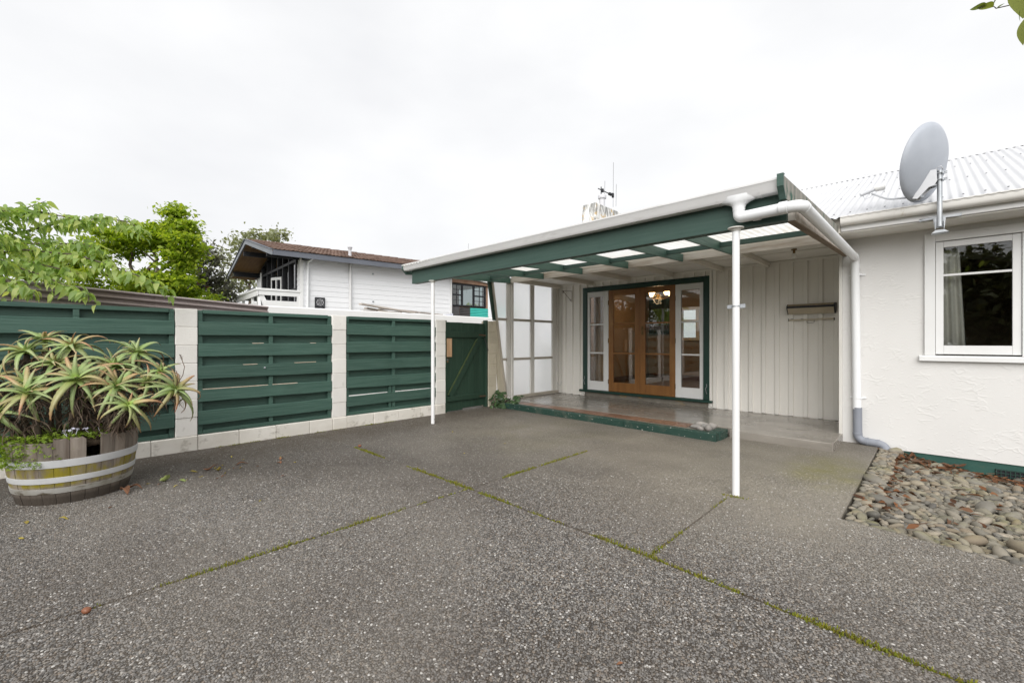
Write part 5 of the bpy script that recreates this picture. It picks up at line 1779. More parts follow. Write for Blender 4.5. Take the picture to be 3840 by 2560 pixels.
inner = [aloe_mesh('leaf', 0.13, 0.042, 1.15, 0.5), aloe_mesh('leaf', 0.18, 0.045, 0.90, 1.0)]
mid = [aloe_mesh('leaf', 0.25, 0.050, 0.65, 1.3), aloe_mesh('leaf', 0.28, 0.050, 0.50, 1.6), aloe_mesh('leaf', 0.27, 0.048, 0.60, 2.2, 1.9)]
outer = [aloe_mesh('leaf', 0.30, 0.050, 0.25, 1.7), aloe_mesh('leaf', 0.31, 0.050, 0.10, 1.4), aloe_mesh('leaf', 0.28, 0.048, 0.05, 2.3, 1.3), aloe_mesh('leaf', 0.25, 0.046, -0.25, 1.4)]
skirt = MB()
RA_ = random.Random(3)


def strand(p, L, w, out):
    q = [Vector(p)]
    d = Vector((RA_.gauss(0, 1), RA_.gauss(0, 1), 0)).normalized() * out
    d.z = RA_.uniform(-0.2, 0.15)
    for i in range(5):
        q.append(q[-1] + d * (L / 5))
        d = (d + Vector((RA_.gauss(0, 0.32), RA_.gauss(0, 0.32), -0.34))).normalized()
    s_ = Vector((RA_.gauss(0, 1), RA_.gauss(0, 1), 0.2)).normalized() * w / 2
    vs, fs = [], []
    for i, c in enumerate(q):
        k = 1 - i / 5.5
        vs += [c - s_ * k, c + s_ * k]
    for i in range(5):
        fs.append((i * 2, i * 2 + 1, i * 2 + 3, i * 2 + 2))
    skirt.add(vs, fs)


ROS = [(-5.42, -0.150, 1.165, 1.0, 16), (-5.52, -0.040, 1.255, 0.9, 13), (-5.30, 0.120, 1.200, 1.0, 17), (-4.84, 0.135, 0.945, 1.12, 19),
       (-4.98, 0.370, 1.045, 1.0, 17), (-5.12, 0.520, 1.150, 1.0, 17), (-4.72, 0.365, 0.885, 0.95, 16), (-4.78, 0.565, 0.905, 0.82, 14),
       (-4.66, 0.735, 0.835, 1.0, 20), (-4.62, 0.430, 0.740, 0.86, 13), (-5.08, -0.135, 0.930, 0.85, 13), (-4.92, -0.125, 0.855, 1.0, 15),
       (-5.00, -0.290, 0.720, 0.95, 14), (-5.35, -0.330, 0.96, 0.9, 12), (-5.36, 0.33, 1.02, 0.8, 11), (-4.90, 0.20, 0.800, 0.7, 10), (-5.22, 0.02, 1.07, 0.85, 13), (-4.84, 0.66, 0.99, 0.75, 12), (-5.04, 0.30, 0.90, 0.7, 10)]
for (x, y, z, sc_, nl) in ROS:
    c = Vector((x, y, z))
    ro = part_empty('rosette', aloe, c)
    outd = Vector((x + 5.16, y - 0.14, 0)) + Vector((0.10, -0.02, 0))
    axis = (Vector((0, 0, 0.85)) + outd * 1.0 + Vector((0.38, -0.12, 0)) + Vector((RA_.gauss(0, 0.10), RA_.gauss(0, 0.10), 0))).normalized()
    tilt = Vector((0, 0, 1)).rotation_difference(axis)
    ph = RA_.uniform(0, 6.28)
    nl += 4
    for i in range(nl):
        t = i / (nl - 1)
        pool = inner if t < 0.2 else mid if t < 0.58 else outer
        me = RA_.choice(pool)
        q = tilt @ Quaternion((0, 0, 1), ph + i * 2.39996) @ Quaternion((0, 1, 0), RA_.gauss(0, 0.14)) @ Quaternion((1, 0, 0), RA_.gauss(0, 0.12))
        k = sc_ * RA_.uniform(0.78, 1.22)
        link('leaf', me, ro, c - axis * (0.030 * t) + (q @ Vector((0.006, 0, 0))), rot=q, scale=(k, k * RA_.uniform(0.85, 1.1), k))
    base = BC + Vector((max(-0.24, min(0.24, (x + 5.12) * 0.75)), max(-0.24, min(0.24, (y - 0.14) * 0.75)), 0.46))
    midp = base.lerp(c, 0.55) + Vector((0, 0, 0.05 if z > 0.8 else -0.01))
    end = c - axis * 0.03
    path = [base, base.lerp(midp, 0.5) + Vector((0, 0, 0.02)), midp, midp.lerp(end, 0.5), end]
    MB().tube(path, [0.02, 0.019, 0.018, 0.018, 0.017], 8).build('stem', M['bark'], aloe, smooth=True)
    for k in range(210):
        u = 0.05 + 0.90 * math.sqrt(RA_.random())
        p = base.lerp(midp, u / 0.55) if u < 0.55 else midp.lerp(end, (u - 0.55) / 0.45)
        strand(p, RA_.uniform(0.07, 0.21), RA_.uniform(0.005, 0.020), RA_.uniform(0.5, 1.4))
skirt.build('dry_leaves', M['dryleaf'], aloe, fix=False, kind='stuff')
m = MB()
for pth in ([(-4.64, 0.735, 0.86), (-4.61, 0.775, 0.95), (-4.60, 0.785, 1.02), (-4.61, 0.770, 1.075)], [(-4.66, 0.74, 0.86), (-4.63, 0.745, 0.92), (-4.64, 0.735, 0.985), (-4.66, 0.705, 1.005)]):
    m.tube(pth, 0.0028, 5)
    e = Vector(pth[-1])
    d = (e - Vector(pth[-2])).normalized()
    for k in range(16):
        p = e + d * (0.003 * k)
        m.tube([p, p + Vector((R.gauss(0, 0.007), R.gauss(0, 0.007), 0.009))], [0.0028, 0.001], 4)
m.build('dead_flower_stalk', M['iron'], aloe)

cm = MB()
for i in range(2750):
    a, r = R.uniform(0, 2 * PI), 0.385 * math.sqrt(R.random())
    x, y, z = BC.x + r * math.cos(a), BC.y + r * math.sin(a), 0.475 + R.random() * 0.05
    if i > 2100:                                            # trailing over the rim on the near left side
        a = math.radians(R.gauss(-62, 20))
        r = brad(0.4) + R.uniform(0.0, 0.05)
        x, y, z = BC.x + r * math.cos(a), BC.y + r * math.sin(a), R.uniform(0.30, 0.53)
    elif r < 0.2 and R.random() < 0.6:
        continue
    s_ = R.uniform(0.006, 0.012)
    tl = Quaternion((1, 0, 0), R.gauss(0, 0.5)) @ Quaternion((0, 1, 0), R.gauss(0, 0.5))
    for k in range(3):
        b = a + k * 2.094
        d = Vector((math.cos(b), math.sin(b), 0))
        e = Vector((-d.y, d.x, 0))
        vs = [tl @ v for v in (Vector((0, 0, 0)), d * s_ * 0.6 - e * s_ * 0.55, d * s_ * 1.25 - e * s_ * 0.3, d * s_ * 1.05, d * s_ * 1.25 + e * s_ * 0.3, d * s_ * 0.6 + e * s_ * 0.55)]
        cm.add([Vector((x, y, z)) + v for v in vs], [(0, 1, 2, 3), (0, 3, 4, 5)])
cm.build('clover', M['clover'], fix=False, kind='stuff')
fm = None
for i in range(11):
    a = math.radians(R.uniform(-25, 45))
    r = R.uniform(0.25, 0.36)
    p = BC + Vector((r * math.cos(a), r * math.sin(a), 0.535 + R.uniform(0, 0.03)))
    if fm is None:
        m = MB()
        for k in range(5):
            b = k * 1.2566
            d, e = Vector((math.cos(b), math.sin(b), 0.1)), Vector((-math.sin(b), math.cos(b), 0))
            m.add([(0, 0, 0), d * 0.008 - e * 0.005, d * 0.013, d * 0.008 + e * 0.005], [(0, 1, 2, 3)])
        m.tube([(0, 0, 0), (0.004, 0, -0.05)], 0.001, 4)
        o = m.build('small_flower', M['petal'], origin=(0, 0, 0), fix=False)
        o.location = p
        fm = o.data
    else:
        o = link('small_flower', fm, None, p)
    o.rotation_euler = (R.gauss(0, 0.4), 0.6 + R.gauss(0, 0.3), R.uniform(0, 6))
    tag(o, 'tiny pale lilac flower among the clover in the half barrel', 'flower', 'lilac flowers in the barrel')

# ================================================================== IVY AT THE GATE PILLAR
ivy = thing('ivy_plant', 'small dark green ivy clump growing at the foot of the gate pillar', 'ivy', (-5.78, 5.80, 0))
vs, fs = [], []
pts = [(0, 0), (0.25, 0.42), (0.55, 0.50), (0.62, 0.26), (1.0, 0.0), (0.62, -0.26), (0.55, -0.50), (0.25, -0.42)]
m = MB()
m.add([(0.3, 0, 0.06)] + [(x, y, -0.10 * x * x - abs(y) * 0.25) for x, y in pts], [(0, i + 1, (i + 1) % 8 + 1) for i in range(8)])
ivl = m.build('leaf', M['ivy'], ivy, origin=(0, 0, 0), fix=False)
ivm = ivl.data
for i in range(110):
    main = i < 78
    cx, cy, cz, sx, sz = (-5.86, 5.79, 0.13, 0.11, 0.10) if main else (-5.60, 5.90, 0.13, 0.07, 0.06)
    p = Vector((cx + R.gauss(0, sx), cy + R.gauss(0, 0.06), max(0.03, min(0.30, cz + R.gauss(0, sz)))))
    out = (p - Vector((cx, cy + 0.1, cz - 0.15))).normalized()
    q = Vector((0, 0, 1)).rotation_difference((out + Vector((0.25, -0.4, 0.4))).normalized()) @ Quaternion((0, 0, 1), R.uniform(0, 6.28))
    s_ = R.uniform(0.06, 0.105)
    if i == 0:
        ivl.location = p - ORG[ivy.name]
        ivl.rotation_mode = 'QUATERNION'
        ivl.rotation_quaternion = q
        ivl.scale = (s_,) * 3
    else:
        link('leaf', ivm, ivy, p, rot=q, scale=(s_,) * 3)
m = MB()
for i in range(14):
    a = R.uniform(0, 6.28)
    m.tube([(-5.80, 5.86, 0.0), (-5.80 + 0.07 * math.cos(a), 5.83 + 0.05 * math.sin(a), 0.10), (-5.84 + 0.2 * math.cos(a), 5.82 + 0.06 * math.sin(a), 0.2)], 0.003, 4)
m.build('stems', M['bark'], ivy)

# ================================================================== FALLEN LEAVES AND NUTS ON THE PAVING
def curled(L, w, seed, curl=0.5):
    m = MB()
    rr = random.Random(seed)
    vs, fs = leaf_verts(L, w, rr.uniform(0.15, 0.6), rr.uniform(-0.5, 0.2), 6)
    vs = [(x, y + 0.12 * L * math.sin(x / L * 3), z + curl * 0.2 * L * math.sin(x / L * 5 + seed) + 0.006 + abs(y) * rr.uniform(0.1, 0.4)) for x, y, z in vs]
    lo = min(v[2] for v in vs)
    return m.add([(x - L / 2, y, z - lo + 0.001) for x, y, z in vs], fs)


def fallen(x, y, L, w, rz, mt, label, grp=None, seed=1, curl=0.5):
    m = curled(L, w, seed, curl)
    o = m.build('fallen_leaf', M[mt], origin=(0, 0, 0), smooth=True, fix=False)
    o.modifiers.new('thick', 'SOLIDIFY').thickness = 0.0008
    o.location = (x, y, 0.001)
    o.rotation_euler = (0, 0, rz)
    tag(o, label, 'leaf', grp)


fallen(-4.886, 0.690, 0.085, 0.075, 0.4, 'greenleaf', 'crumpled light green leaf on the paving right of the barrel', None, 3, 1.6)
fallen(-4.79, 0.80, 0.06, 0.04, 0.8, 'greenleaf', 'flat pale green leaf beside the crumpled green one', None, 8, 0.2)
fallen(-4.80, 0.475, 0.13, 0.04, 0.9, 'brownleaf', 'long dry brown leaf curled against the barrel foot', None, 5, 0.7)
fallen(-4.74, 0.41, 0.10, 0.055, 0.3, 'brownleaf', 'broad brown leaf lying by the barrel foot', None, 6, 0.8)
fallen(-5.02, 1.05, 0.10, 0.045, 1.2, 'brownleaf', 'torn orange brown leaf in the middle of the leaf scatter', None, 9, 0.8)
fallen(-5.02, 1.33, 0.11, 0.030, 1.5, 'brownleaf', 'long thin brown leaf at the far end of the scatter', None, 12, 0.4)
fallen(-5.04, 0.93, 0.085, 0.03, 0.7, 'yellowleaf', 'long yellow leaf at the near end of the scatter', None, 14, 0.4)
fallen(-4.93, 1.10, 0.07, 0.045, 0.2, 'yellowleaf', 'lobed bright yellow leaf among the brown leaves', None, 15, 0.7)
fallen(-4.80, 1.60, 0.065, 0.035, 0.2, 'brownleaf', 'flat purple brown leaf lying apart on the dark paving', None, 17, 0.2)
fallen(-4.93, 1.67, 0.06, 0.03, 2.2, 'brownleaf', 'curled brown leaf farthest right of the leaf scatter', None, 18, 0.8)
fallen(-4.35, 0.06, 0.06, 0.022, 1.0, 'yellowleaf', 'yellow leaf on the paving in front of the barrel', None, 19, 0.5)
fallen(-4.45, -0.12, 0.055, 0.022, 0.2, 'yellowleaf', 'narrow yellow leaf left in front of the barrel', None, 20, 0.3)
fallen(-4.12, -0.13, 0.05, 0.02, 0.4, 'yellowleaf', 'small yellow leaf near the left frame edge of the paving', None, 21, 0.3)
fallen(-0.864, 1.498, 0.025, 0.014, 0.4, 'brownleaf', 'tiny brown leaf scrap alone on the near paving', None, 22, 0.3)
for i in range(26):
    k = i % 3
    x, y = -4.9 + R.gauss(0, 0.22), 1.05 + R.gauss(0, 0.35)
    if i > 19:
        x, y = R.uniform(-5.6, -3.6), R.uniform(0.2, 3.8)
    if x < -6.0 or (Vector((x, y, 0)) - Vector((BC.x, BC.y, 0))).length < 0.40:
        continue
    mt = ('yellowleaf', 'brownleaf', 'yellowleaf')[k]
    fallen(x, y, R.uniform(0.022, 0.045), R.uniform(0.010, 0.018), R.uniform(0, 6), mt,
           'tiny %s leaf fragment scattered on the paving' % ('yellow' if mt == 'yellowleaf' else 'brown'), 'leaf fragments on the paving', i + 30, 0.4)
for i, (x, y, s_, lab) in enumerate([(-2.785, 0.112, 0.0165, 'shiny round brown nut lying on the near left paving'), (-4.856, 2.50, 0.018, 'orange nut husk at the end of the mossy joint')]):
    me = rock_mesh('nut', 70 + i, 2, 0.12)
    me.materials.append(M['nut'])
    o = link('nut', me, None, (x, y, s_ * 0.8), rot=Quaternion((0.3, 0.2, 1), 0.6), scale=(s_ * 1.15, s_, s_ * 0.85))
    tag(o, lab, 'nut')

# ================================================================== BEYOND THE FENCE
sh = thing('iron_fence', 'weathered brown corrugated iron sheets showing above the green fence', 'iron sheets', (-6.9, 0.5, 0.6))
for k, (y0, y1) in enumerate(((-2.3, 0.90), (0.88, 2.15))):
    z0, z1 = 1.915 - 0.058 * (y0 + 0.9), 1.915 - 0.058 * (y1 + 0.9)
    MB().corr((-6.9 + 0.012 * k, y0, z0), (0, 0, -1), (0, y1 - y0, z1 - z0), 1.1, math.hypot(y1 - y0, z1 - z0), 0.068, 0.024, (1, 0, 0), 10, 4).build('iron_sheet', M['corrbrown'], sh, smooth=True, fix=False)
for y in (-1.4, 0.3, 1.9):
    MB().box(-7.02, -6.93, y, y + 0.09, -0.4, 1.70, 0.004).build('fence_post', M['plank'], sh)
ww = thing('white_wall', 'long white rendered garage parapet wall behind the green fence', 'wall', (-10.1, 6.4, 0))
MB().box(-10.7, -9.6, 2.75, 10.6, -0.4, 1.951, 0.02).build('wall_body', M['whitewall'], ww)
PLK = [((-9.86, 5.09, 2.130), (-9.96, 6.64, 1.990), 0.145, 0.037, 'long grey plank lying topmost across the stack, its left end raised'),
       ((-10.03, 5.31, 2.050), (-10.12, 5.93, 1.996), 0.13, 0.040, 'short dark plank under the raised left end of the stack'),
       ((-10.10, 5.73, 2.068), (-10.18, 6.87, 2.042), 0.12, 0.035, 'straight plank at the back of the stack on the white wall'),
       ((-9.90, 5.53, 1.976), (-9.99, 6.27, 1.976), 0.13, 0.040, 'plank lying flat at the bottom of the stack'),
       ((-9.97, 6.33, 2.018), (-9.97, 7.04, 2.005), 0.13, 0.035, 'pale plank at the right end of the plank stack'),
       ((-9.81, 6.73, 2.000), (-9.86, 7.49, 1.972), 0.13, 0.029, 'thin plank at the far right beside the post'),
       ((-9.83, 5.12, 1.975), (-9.88, 5.47, 1.972), 0.16, 0.016, 'short flat grey offcut at the left foot of the stack')]
for a, b, w, h, lab in PLK:
    o = MB().bar(a, b, w, h, ch=0.003).build('plank', M['plank'])
    tag(o, lab, 'plank', 'planks stacked on the white wall')
o = MB().prism([(0, 0), (0.42, 0), (0.42, 0.07)], (-9.80, 7.40, 1.954), (-9.77, 7.40, 1.954), (0, 1, 0), (0, 0, 1)).build('metal_offcut', M['lilac'])
tag(o, 'small grey metal offcut leaning on the white wall right of the planks', 'metal offcut')

# ---- neighbour's house
NA = Vector((-13.002, 4.170, 0))
ea, ga = math.radians(82.5), math.radians(174.8)
NE, NG = Vector((math.cos(ea), math.sin(ea), 0)), Vector((math.cos(ga), math.sin(ga), 0))
UP = Vector((0, 0, 1))


def N(al, off, z):
    return NA + NE * al + NG * off + UP * z


nh = thing('neighbour_house', 'raised white weatherboard house with brown tiled gable roof and glazed balcony end', 'house', N(3, 3, 0))


def nbox(name, mat, al0, al1, of0, of1, z0, z1, par=None, ch=0.0):
    m = MB().obox(N((al0 + al1) / 2, (of0 + of1) / 2, (z0 + z1) / 2), NE * (al1 - al0) / 2, NG * (of1 - of0) / 2, UP * (z1 - z0) / 2, ch)
    return m.build(name, M[mat], par or nh)


def nprism(name, mat, pts, of0=None, of1=None, al0=None, al1=None, par=None):
    """pts in (al, z) swept along off, or (off, z) swept along al"""
    m = MB()
    if of0 is not None:
        a = [N(p, of0, z) for p, z in pts]
        b = [N(p, of1, z) for p, z in pts]
    else:
        a = [N(al0, p, z) for p, z in pts]
        b = [N(al1, p, z) for p, z in pts]
    k = len(pts)
    m.add(a + b, [tuple(range(k))[::-1], tuple(range(k, 2 * k))] + [(i, (i + 1) % k, k + (i + 1) % k, k + i) for i in range(k)])
    return m.build(name, M[mat], par or nh)


AE = 6.6                      # length of the tiled roof along the wall
nbox('wall_core', 'weather', 0.86, 5.88, 0.48, 0.60, -0.4, 3.68)
nbox('wall_core', 'weather', 0.86, 5.88, 6.28, 6.40, -0.4, 3.68)
nbox('wall_core', 'weather', 0.86, 0.98, 0.602, 0.90, -0.4, 3.68)
nbox('wall_core', 'weather', 0.86, 0.98, 5.40, 6.278, -0.4, 3.68)
nbox('wall_core', 'weather', 0.99, 5.88, 0.602, 6.278, -0.4, 1.68)
nbox('inner_wall', 'tan', 4.6, 4.7, 0.602, 6.278, 1.905, 3.62)
bme = None
for k in range(15):
    z = 1.35 + k * 0.155
    o = nprism('weatherboard', 'weather', [(0.478, z), (0.452, z), (0.463, z + 0.158), (0.478, z + 0.158)], al0=0.86, al1=5.90)
for k in range(14):
    z = 1.35 + k * 0.155
    nprism('weatherboard', 'weather', [(0.858, z), (0.833, z), (0.843, z + 0.158), (0.858, z + 0.158)], of0=0.48, of1=0.90)
nbox('corner_board', 'white', 0.815, 0.90, 0.425, 0.475, 1.2, 3.70)
nbox('corner_board', 'white', 5.86, 5.925, 0.425, 0.475, 1.2, 3.60)
# roof slabs
AP = (3.45, 4.585)
def roof_slope(off0, z0, off1, z1, par):
    pts = [(off0, z0), (off1, z1), (off1, z1 - 0.05), (off0, z0 - 0.05)]
    return nprism('roof', 'rooftile', pts, al0=-0.02, al1=AE, par=par)
rfm = roof_slope(-0.05, 3.735, AP[0], AP[1], nh)
roof_slope(6.95, 3.76, AP[0], AP[1], nh)
m = MB()
rows, cols = 11, 30
for j in range(rows):
    t0, t1 = j / rows, (j + 1) / rows
    for i in range(cols):
        a0, a1 = AE * i / cols, AE * (i + 0.96) / cols
        jz = R.uniform(-0.004, 0.006)
        p = []
        for t, up in ((t0, 0.045), (t1 + 0.02, 0.016)):
            of, z = -0.09 + (AP[0] + 0.09) * t, 3.725 + (AP[1] - 3.725) * t
            for q, hh in ((0.0, 0.0), (0.25, 0.022), (0.5, 0.004), (0.75, 0.020), (1.0, 0.0)):
                p.append(N(a0 + (a1 - a0) * q, of, z + up + hh + jz))
        b = [v - UP * 0.03 for v in p[:5]]
        m.add(p + b, [(k, k + 1, k + 6, k + 5) for k in range(4)] + [(10 + k, 11 + k, k + 1, k) for k in range(4)])
m.build('roof_tiles', M['rooftile'], nh, fix=False, kind='stuff')
m = MB()
for i in range(20):
    a0 = AE * i / 20
    c0, c1 = N(a0, AP[0], AP[1] + 0.03 + R.uniform(0, 0.012)), N(a0 + AE / 20 * 1.04, AP[0], AP[1] + 0.045 + R.uniform(0, 0.012))
    m.prism([(-0.11, -0.06), (-0.06, 0.0), (0, 0.02), (0.06, 0.0), (0.11, -0.06)], c0, c1, NG, UP)
m.build('ridge_tiles', M['rooftile'], nh, kind='stuff')
# fascia along the eave, barge boards on the gable
nbox('eave_fascia', 'fascia', 0.0, AE, -0.06, -0.02, 3.590, 3.735)
nprism('barge_board', 'fasciapale', [(-0.05, 3.735), (AP[0], 4.60), (AP[0], 4.455), (-0.05, 3.590)], al0=-0.05, al1=-0.01)
nprism('barge_board', 'fasciapale', [(6.97, 3.76), (AP[0], 4.60), (AP[0], 4.455), (6.93, 3.665)], al0=-0.05, al1=-0.01)
nprism('barge_capping', 'fascia', [(-0.07, 3.742), (AP[0], 4.625), (AP[0], 4.602), (-0.07, 3.737)], al0=-0.08, al1=0.06)
nprism('barge_capping', 'fascia', [(6.99, 3.765), (AP[0], 4.625), (AP[0], 4.602), (6.99, 3.760)], al0=-0.08, al1=0.06)
for a, b in ((-0.02, AP[0]), (6.93, AP[0])):
    za = 3.68 if a < 1 else 3.705
    nprism('soffit_lining', 'soffit', [(a, za), (b, AP[1] - 0.055), (b, AP[1] - 0.068), (a, za - 0.013)], al0=0.0, al1=0.86)
for of, zt, zb in ((0.72, 3.79, 3.655), (2.66, 4.27, 4.20), (4.03, 4.31, 4.155), (6.06, 3.86, 3.69)):
    nbox('gable_beam', 'black', 0.005, 0.95, of - 0.035, of + 0.035, zb, zt)
nbox('eave_beam', 'black', 0.86, 1.02, -0.02, 0.45, 3.60, 3.66)
# glazed gable wall
nprism('gable_glass', 'glassdark', [(0.90, 2.30), (0.90, 3.80), (AP[0], 4.45), (5.36, 3.99), (5.36, 2.30)], al0=0.875, al1=0.885)
nbox('room_floor', 'carpet', 0.9, 5.8, 0.5, 5.6, 1.7, 1.9)
for of, zt in ((5.20, 3.98), (4.43, 4.16), (3.80, 4.32), (2.95, 4.32), (2.31, 4.15), (1.61, 3.96), (0.87, 3.78)):
    nbox('mullion', 'black', 0.80, 0.90, of - 0.035, of + 0.035, 1.9, zt)
nbox('transom', 'black', 0.805, 0.895, 0.87, 5.20, 3.62, 3.70)
nbox('transom', 'black', 0.807, 0.893, 0.87, 2.28, 2.78, 2.84)
nprism('gable_rail', 'black', [(0.84, 3.74), (AP[0], 4.42), (AP[0], 4.34), (0.84, 3.66)], al0=0.80, al1=0.90)
nprism('gable_rail', 'black', [(5.40, 3.96), (AP[0], 4.42), (AP[0], 4.34), (5.40, 3.88)], al0=0.80, al1=0.90)
nd = part_empty('balcony_door', nh, N(0.8, 3.1, 2.0))
nbox('frame', 'white', 0.785, 0.800, 3.68, 3.79, 1.9, 3.44, nd)
nbox('frame', 'white', 0.785, 0.800, 2.43, 2.54, 1.9, 3.34, nd)
nbox('frame', 'white', 0.785, 0.800, 3.05, 3.17, 1.9, 3.36, nd)
nprism('frame', 'white', [(2.54, 3.34), (3.68, 3.44), (3.68, 3.35), (2.54, 3.25)], al0=0.784, al1=0.799, par=nd)
nbox('end_post', 'white', 0.78, 0.90, 5.28, 5.42, 1.9, 3.80)
# balcony
nb_ = part_empty('balcony', nh, N(0.2, 2.5, 2.0))
nbox('deck', 'white', -0.26, 0.80, 0.50, 5.9, 1.82, 1.95, nb_)
nbox('handrail', 'white', -0.29, 0.83, 0.42, 0.50, 2.655, 2.715, nb_, 0.006)
nbox('upper_board', 'white', -0.25, 0.83, 0.445, 0.475, 2.53, 2.652, nb_)
nbox('lower_board', 'white', -0.12, 0.83, 0.445, 0.475, 2.10, 2.386, nb_)
nbox('handrail', 'white', -0.31, -0.22, 0.425, 5.6, 2.652, 2.712, nb_, 0.006)
nbox('upper_board', 'white', -0.29, -0.26, 0.445, 5.6, 2.50, 2.650, nb_)
nbox('lower_board', 'white', -0.285, -0.255, 0.60, 5.6, 2.10, 2.33, nb_)
for of in (0.50, 1.30, 2.6, 4.0, 5.4):
    nprism('slanted_post', 'white', [(of, 2.51), (of + 0.13, 2.51), (of - 0.02, 2.15), (of - 0.15, 2.15)], al0=-0.255, al1=-0.20, par=nb_)
nprism('slanted_post', 'white', [(-0.24, 2.53), (-0.11, 2.53), (0.05, 2.15), (-0.10, 2.15)], of0=0.476, of1=0.52, par=nb_)
nbox('end_post', 'white', 0.74, 0.83, 0.447, 0.52, 1.95, 2.655, nb_)
nprism('side_roof', 'fascia', [(4.40, 3.13), (7.5, 3.02), (7.5, 2.90), (4.40, 3.00)], al0=0.35, al1=2.0)
# pipes, flue, fittings on the side wall
MB().tube(fillet([N(1.06, 0.10, 3.66), N(1.06, 0.20, 3.625), N(1.01, 0.39, 3.555), N(1.005, 0.40, 1.2)], 0.06, 4), 0.035, 12).build('downpipe', M['pvc'], nh, angle=50)
MB().tube([N(2.246, 0.39, 1.2), N(2.246, 0.39, 3.62)], 0.038, 12).build('waste_pipe', M['gutter'], nh, angle=50)
m = MB().lathe([(0.062, 3.82), (0.058, 3.86), (0.045, 4.0), (0.045, 4.10), (0.062, 4.105), (0.062, 4.125), (0.05, 4.13), (0.05, 4.15), (0.075, 4.155), (0.075, 4.175), (0.0, 4.19)], N(2.254, 0.45, 0), 14)
m.build('flue', M['potgrey'], nh, angle=40)
for z in (3.41, 2.525):
    MB().lathe([(0.026, 0.0), (0.026, 0.02), (0.012, 0.03), (0.0, 0.03)], N(2.99, 0.446, z), 10, axis=-NG).build('wall_fitting', M['steel'], nh)
pq = thing('wall_plaque', 'black square plaque with a white circular compass emblem on the white house wall', 'plaque', N(1.36, 0.44, 2.2))
nbox('panel', 'black', 1.216, 1.496, 0.405, 0.443, 2.20, 2.548, pq, 0.004)
m = MB()
cp = N(1.356, 0.401, 2.40)
for rr in (0.098, 0.088):
    m.tube([cp + NE * (rr * math.cos(2 * PI * k / 28)) + UP * (rr * math.sin(2 * PI * k / 28)) for k in range(29)], 0.003, 4, False)
for k in range(4):
    a = PI / 4 + k * PI / 2
    d = NE * math.cos(a) + UP * math.sin(a)
    m.tube([cp + d * 0.02, cp + d * 0.135], 0.0032, 4)
    a2 = a + PI / 4
    d2 = NE * math.cos(a2) + UP * math.sin(a2)
    m.tube([cp + d2 * 0.03, cp + d2 * 0.10], 0.0024, 4)
for rr, a0, a1 in ((0.06, 0.3, 1.9), (0.06, 3.4, 5.0), (0.035, 0, 6.28)):
    m.tube([cp + NE * (rr * math.cos(a0 + (a1 - a0) * k / 12)) + UP * (rr * math.sin(a0 + (a1 - a0) * k / 12)) for k in range(13)], 0.0026, 4, False)
m.prism([(-0.06, 0), (-0.02, 0.022), (0.05, 0.016), (0.075, 0)], N(1.375, 0.402, 2.205), N(1.375, 0.4045, 2.205), NE, UP)
m.build('emblem', M['chalk'], pq)
# far room with black windows and corrugated sheets
nbox('rear_wall', 'brownply', 5.93, 7.62, 0.56, 0.70, 1.0, 2.55)
nbox('rear_wall', 'brownply', 7.46, 7.60, 0.52, 0.70, 1.0, 3.45)
nprism('rear_soffit', 'brownply', [(5.93, 3.62), (7.8, 3.42), (7.8, 3.36), (5.93, 3.40)], of0=0.42, of1=0.62)
nprism('rear_roof', 'white', [(5.93, 3.68), (7.9, 3.46), (7.9, 3.43), (5.93, 3.63)], of0=0.30, of1=2.6)
nbox('rear_room', 'tan', 5.93, 7.6, 2.5, 2.6, 1.0, 3.6)
wnd = part_empty('window', nh, N(6.7, 0.5, 2.5))
for a, b, z0, z1 in ((5.93, 7.46, 3.32, 3.37), (5.93, 7.46, 2.54, 2.59), (5.93, 5.965, 2.59, 3.32), (6.365, 6.425, 2.59, 3.32), (6.88, 6.94, 2.59, 3.32), (7.41, 7.46, 2.59, 3.32), (5.965, 6.365, 2.93, 2.98), (6.94, 7.41, 2.93, 2.98)):
    nbox('frame', 'black', a, b, 0.46, 0.53, z0, z1, wnd)
for a0, a1 in ((5.965, 6.365), (6.94, 7.41)):
    for z0, z1 in ((2.59, 2.93), (2.98, 3.32)):
        nbox('glazing_bar', 'black', (a0 + a1) / 2 - 0.008, (a0 + a1) / 2 + 0.008, 0.48, 0.51, z0, z1, wnd)
        nbox('glazing_bar', 'black', a0, a1, 0.482, 0.508, (z0 + z1) / 2 - 0.008, (z0 + z1) / 2 + 0.008, wnd)
        nbox('pane', 'glassdark', a0, a1, 0.494, 0.498, z0, z1, wnd)
nbox('pane', 'glassdark', 6.425, 6.88, 0.494, 0.498, 2.59, 3.32, wnd)
for name, mat, a0, a1, vert, pit in (('iron_sheet', 'darkiron', 5.93, 6.29, True, 0.055), ('iron_sheet', 'darkiron', 6.29, 6.75, False, 0.06), ('iron_sheet', 'turq', 6.75, 7.58, False, 0.06)):
    o0 = N(a0, 0.50, 1.9)
    if vert:
        MB().corr(o0, NE, UP, a1 - a0, 0.62, pit, 0.014, -NG, 8, 1).build(name, M[mat], nh, smooth=True, fix=False)
    else:
        MB().corr(o0 - NG * 0.02, UP, NE, 0.60, a1 - a0, pit, 0.014, -NG, 8, 1).build(name, M[mat], nh, smooth=True, fix=False)
for i, (p, h) in enumerate(((N(8.6, 3.4, 3.4), 2.25), (N(9.6, 3.4, 3.4), 2.15))):
    o = MB().tube([p, p + Vector((0.03 if i else 0.10, 0.02, h))], 0.006, 5).build('whip_aerial', M['spring'])
    tag(o, ('thin leaning whip aerial above the canopy gutter, left of its pair', 'thin upright whip aerial above the canopy gutter, right of its pair')[i], 'aerial', 'whip aerials beyond the gutter')

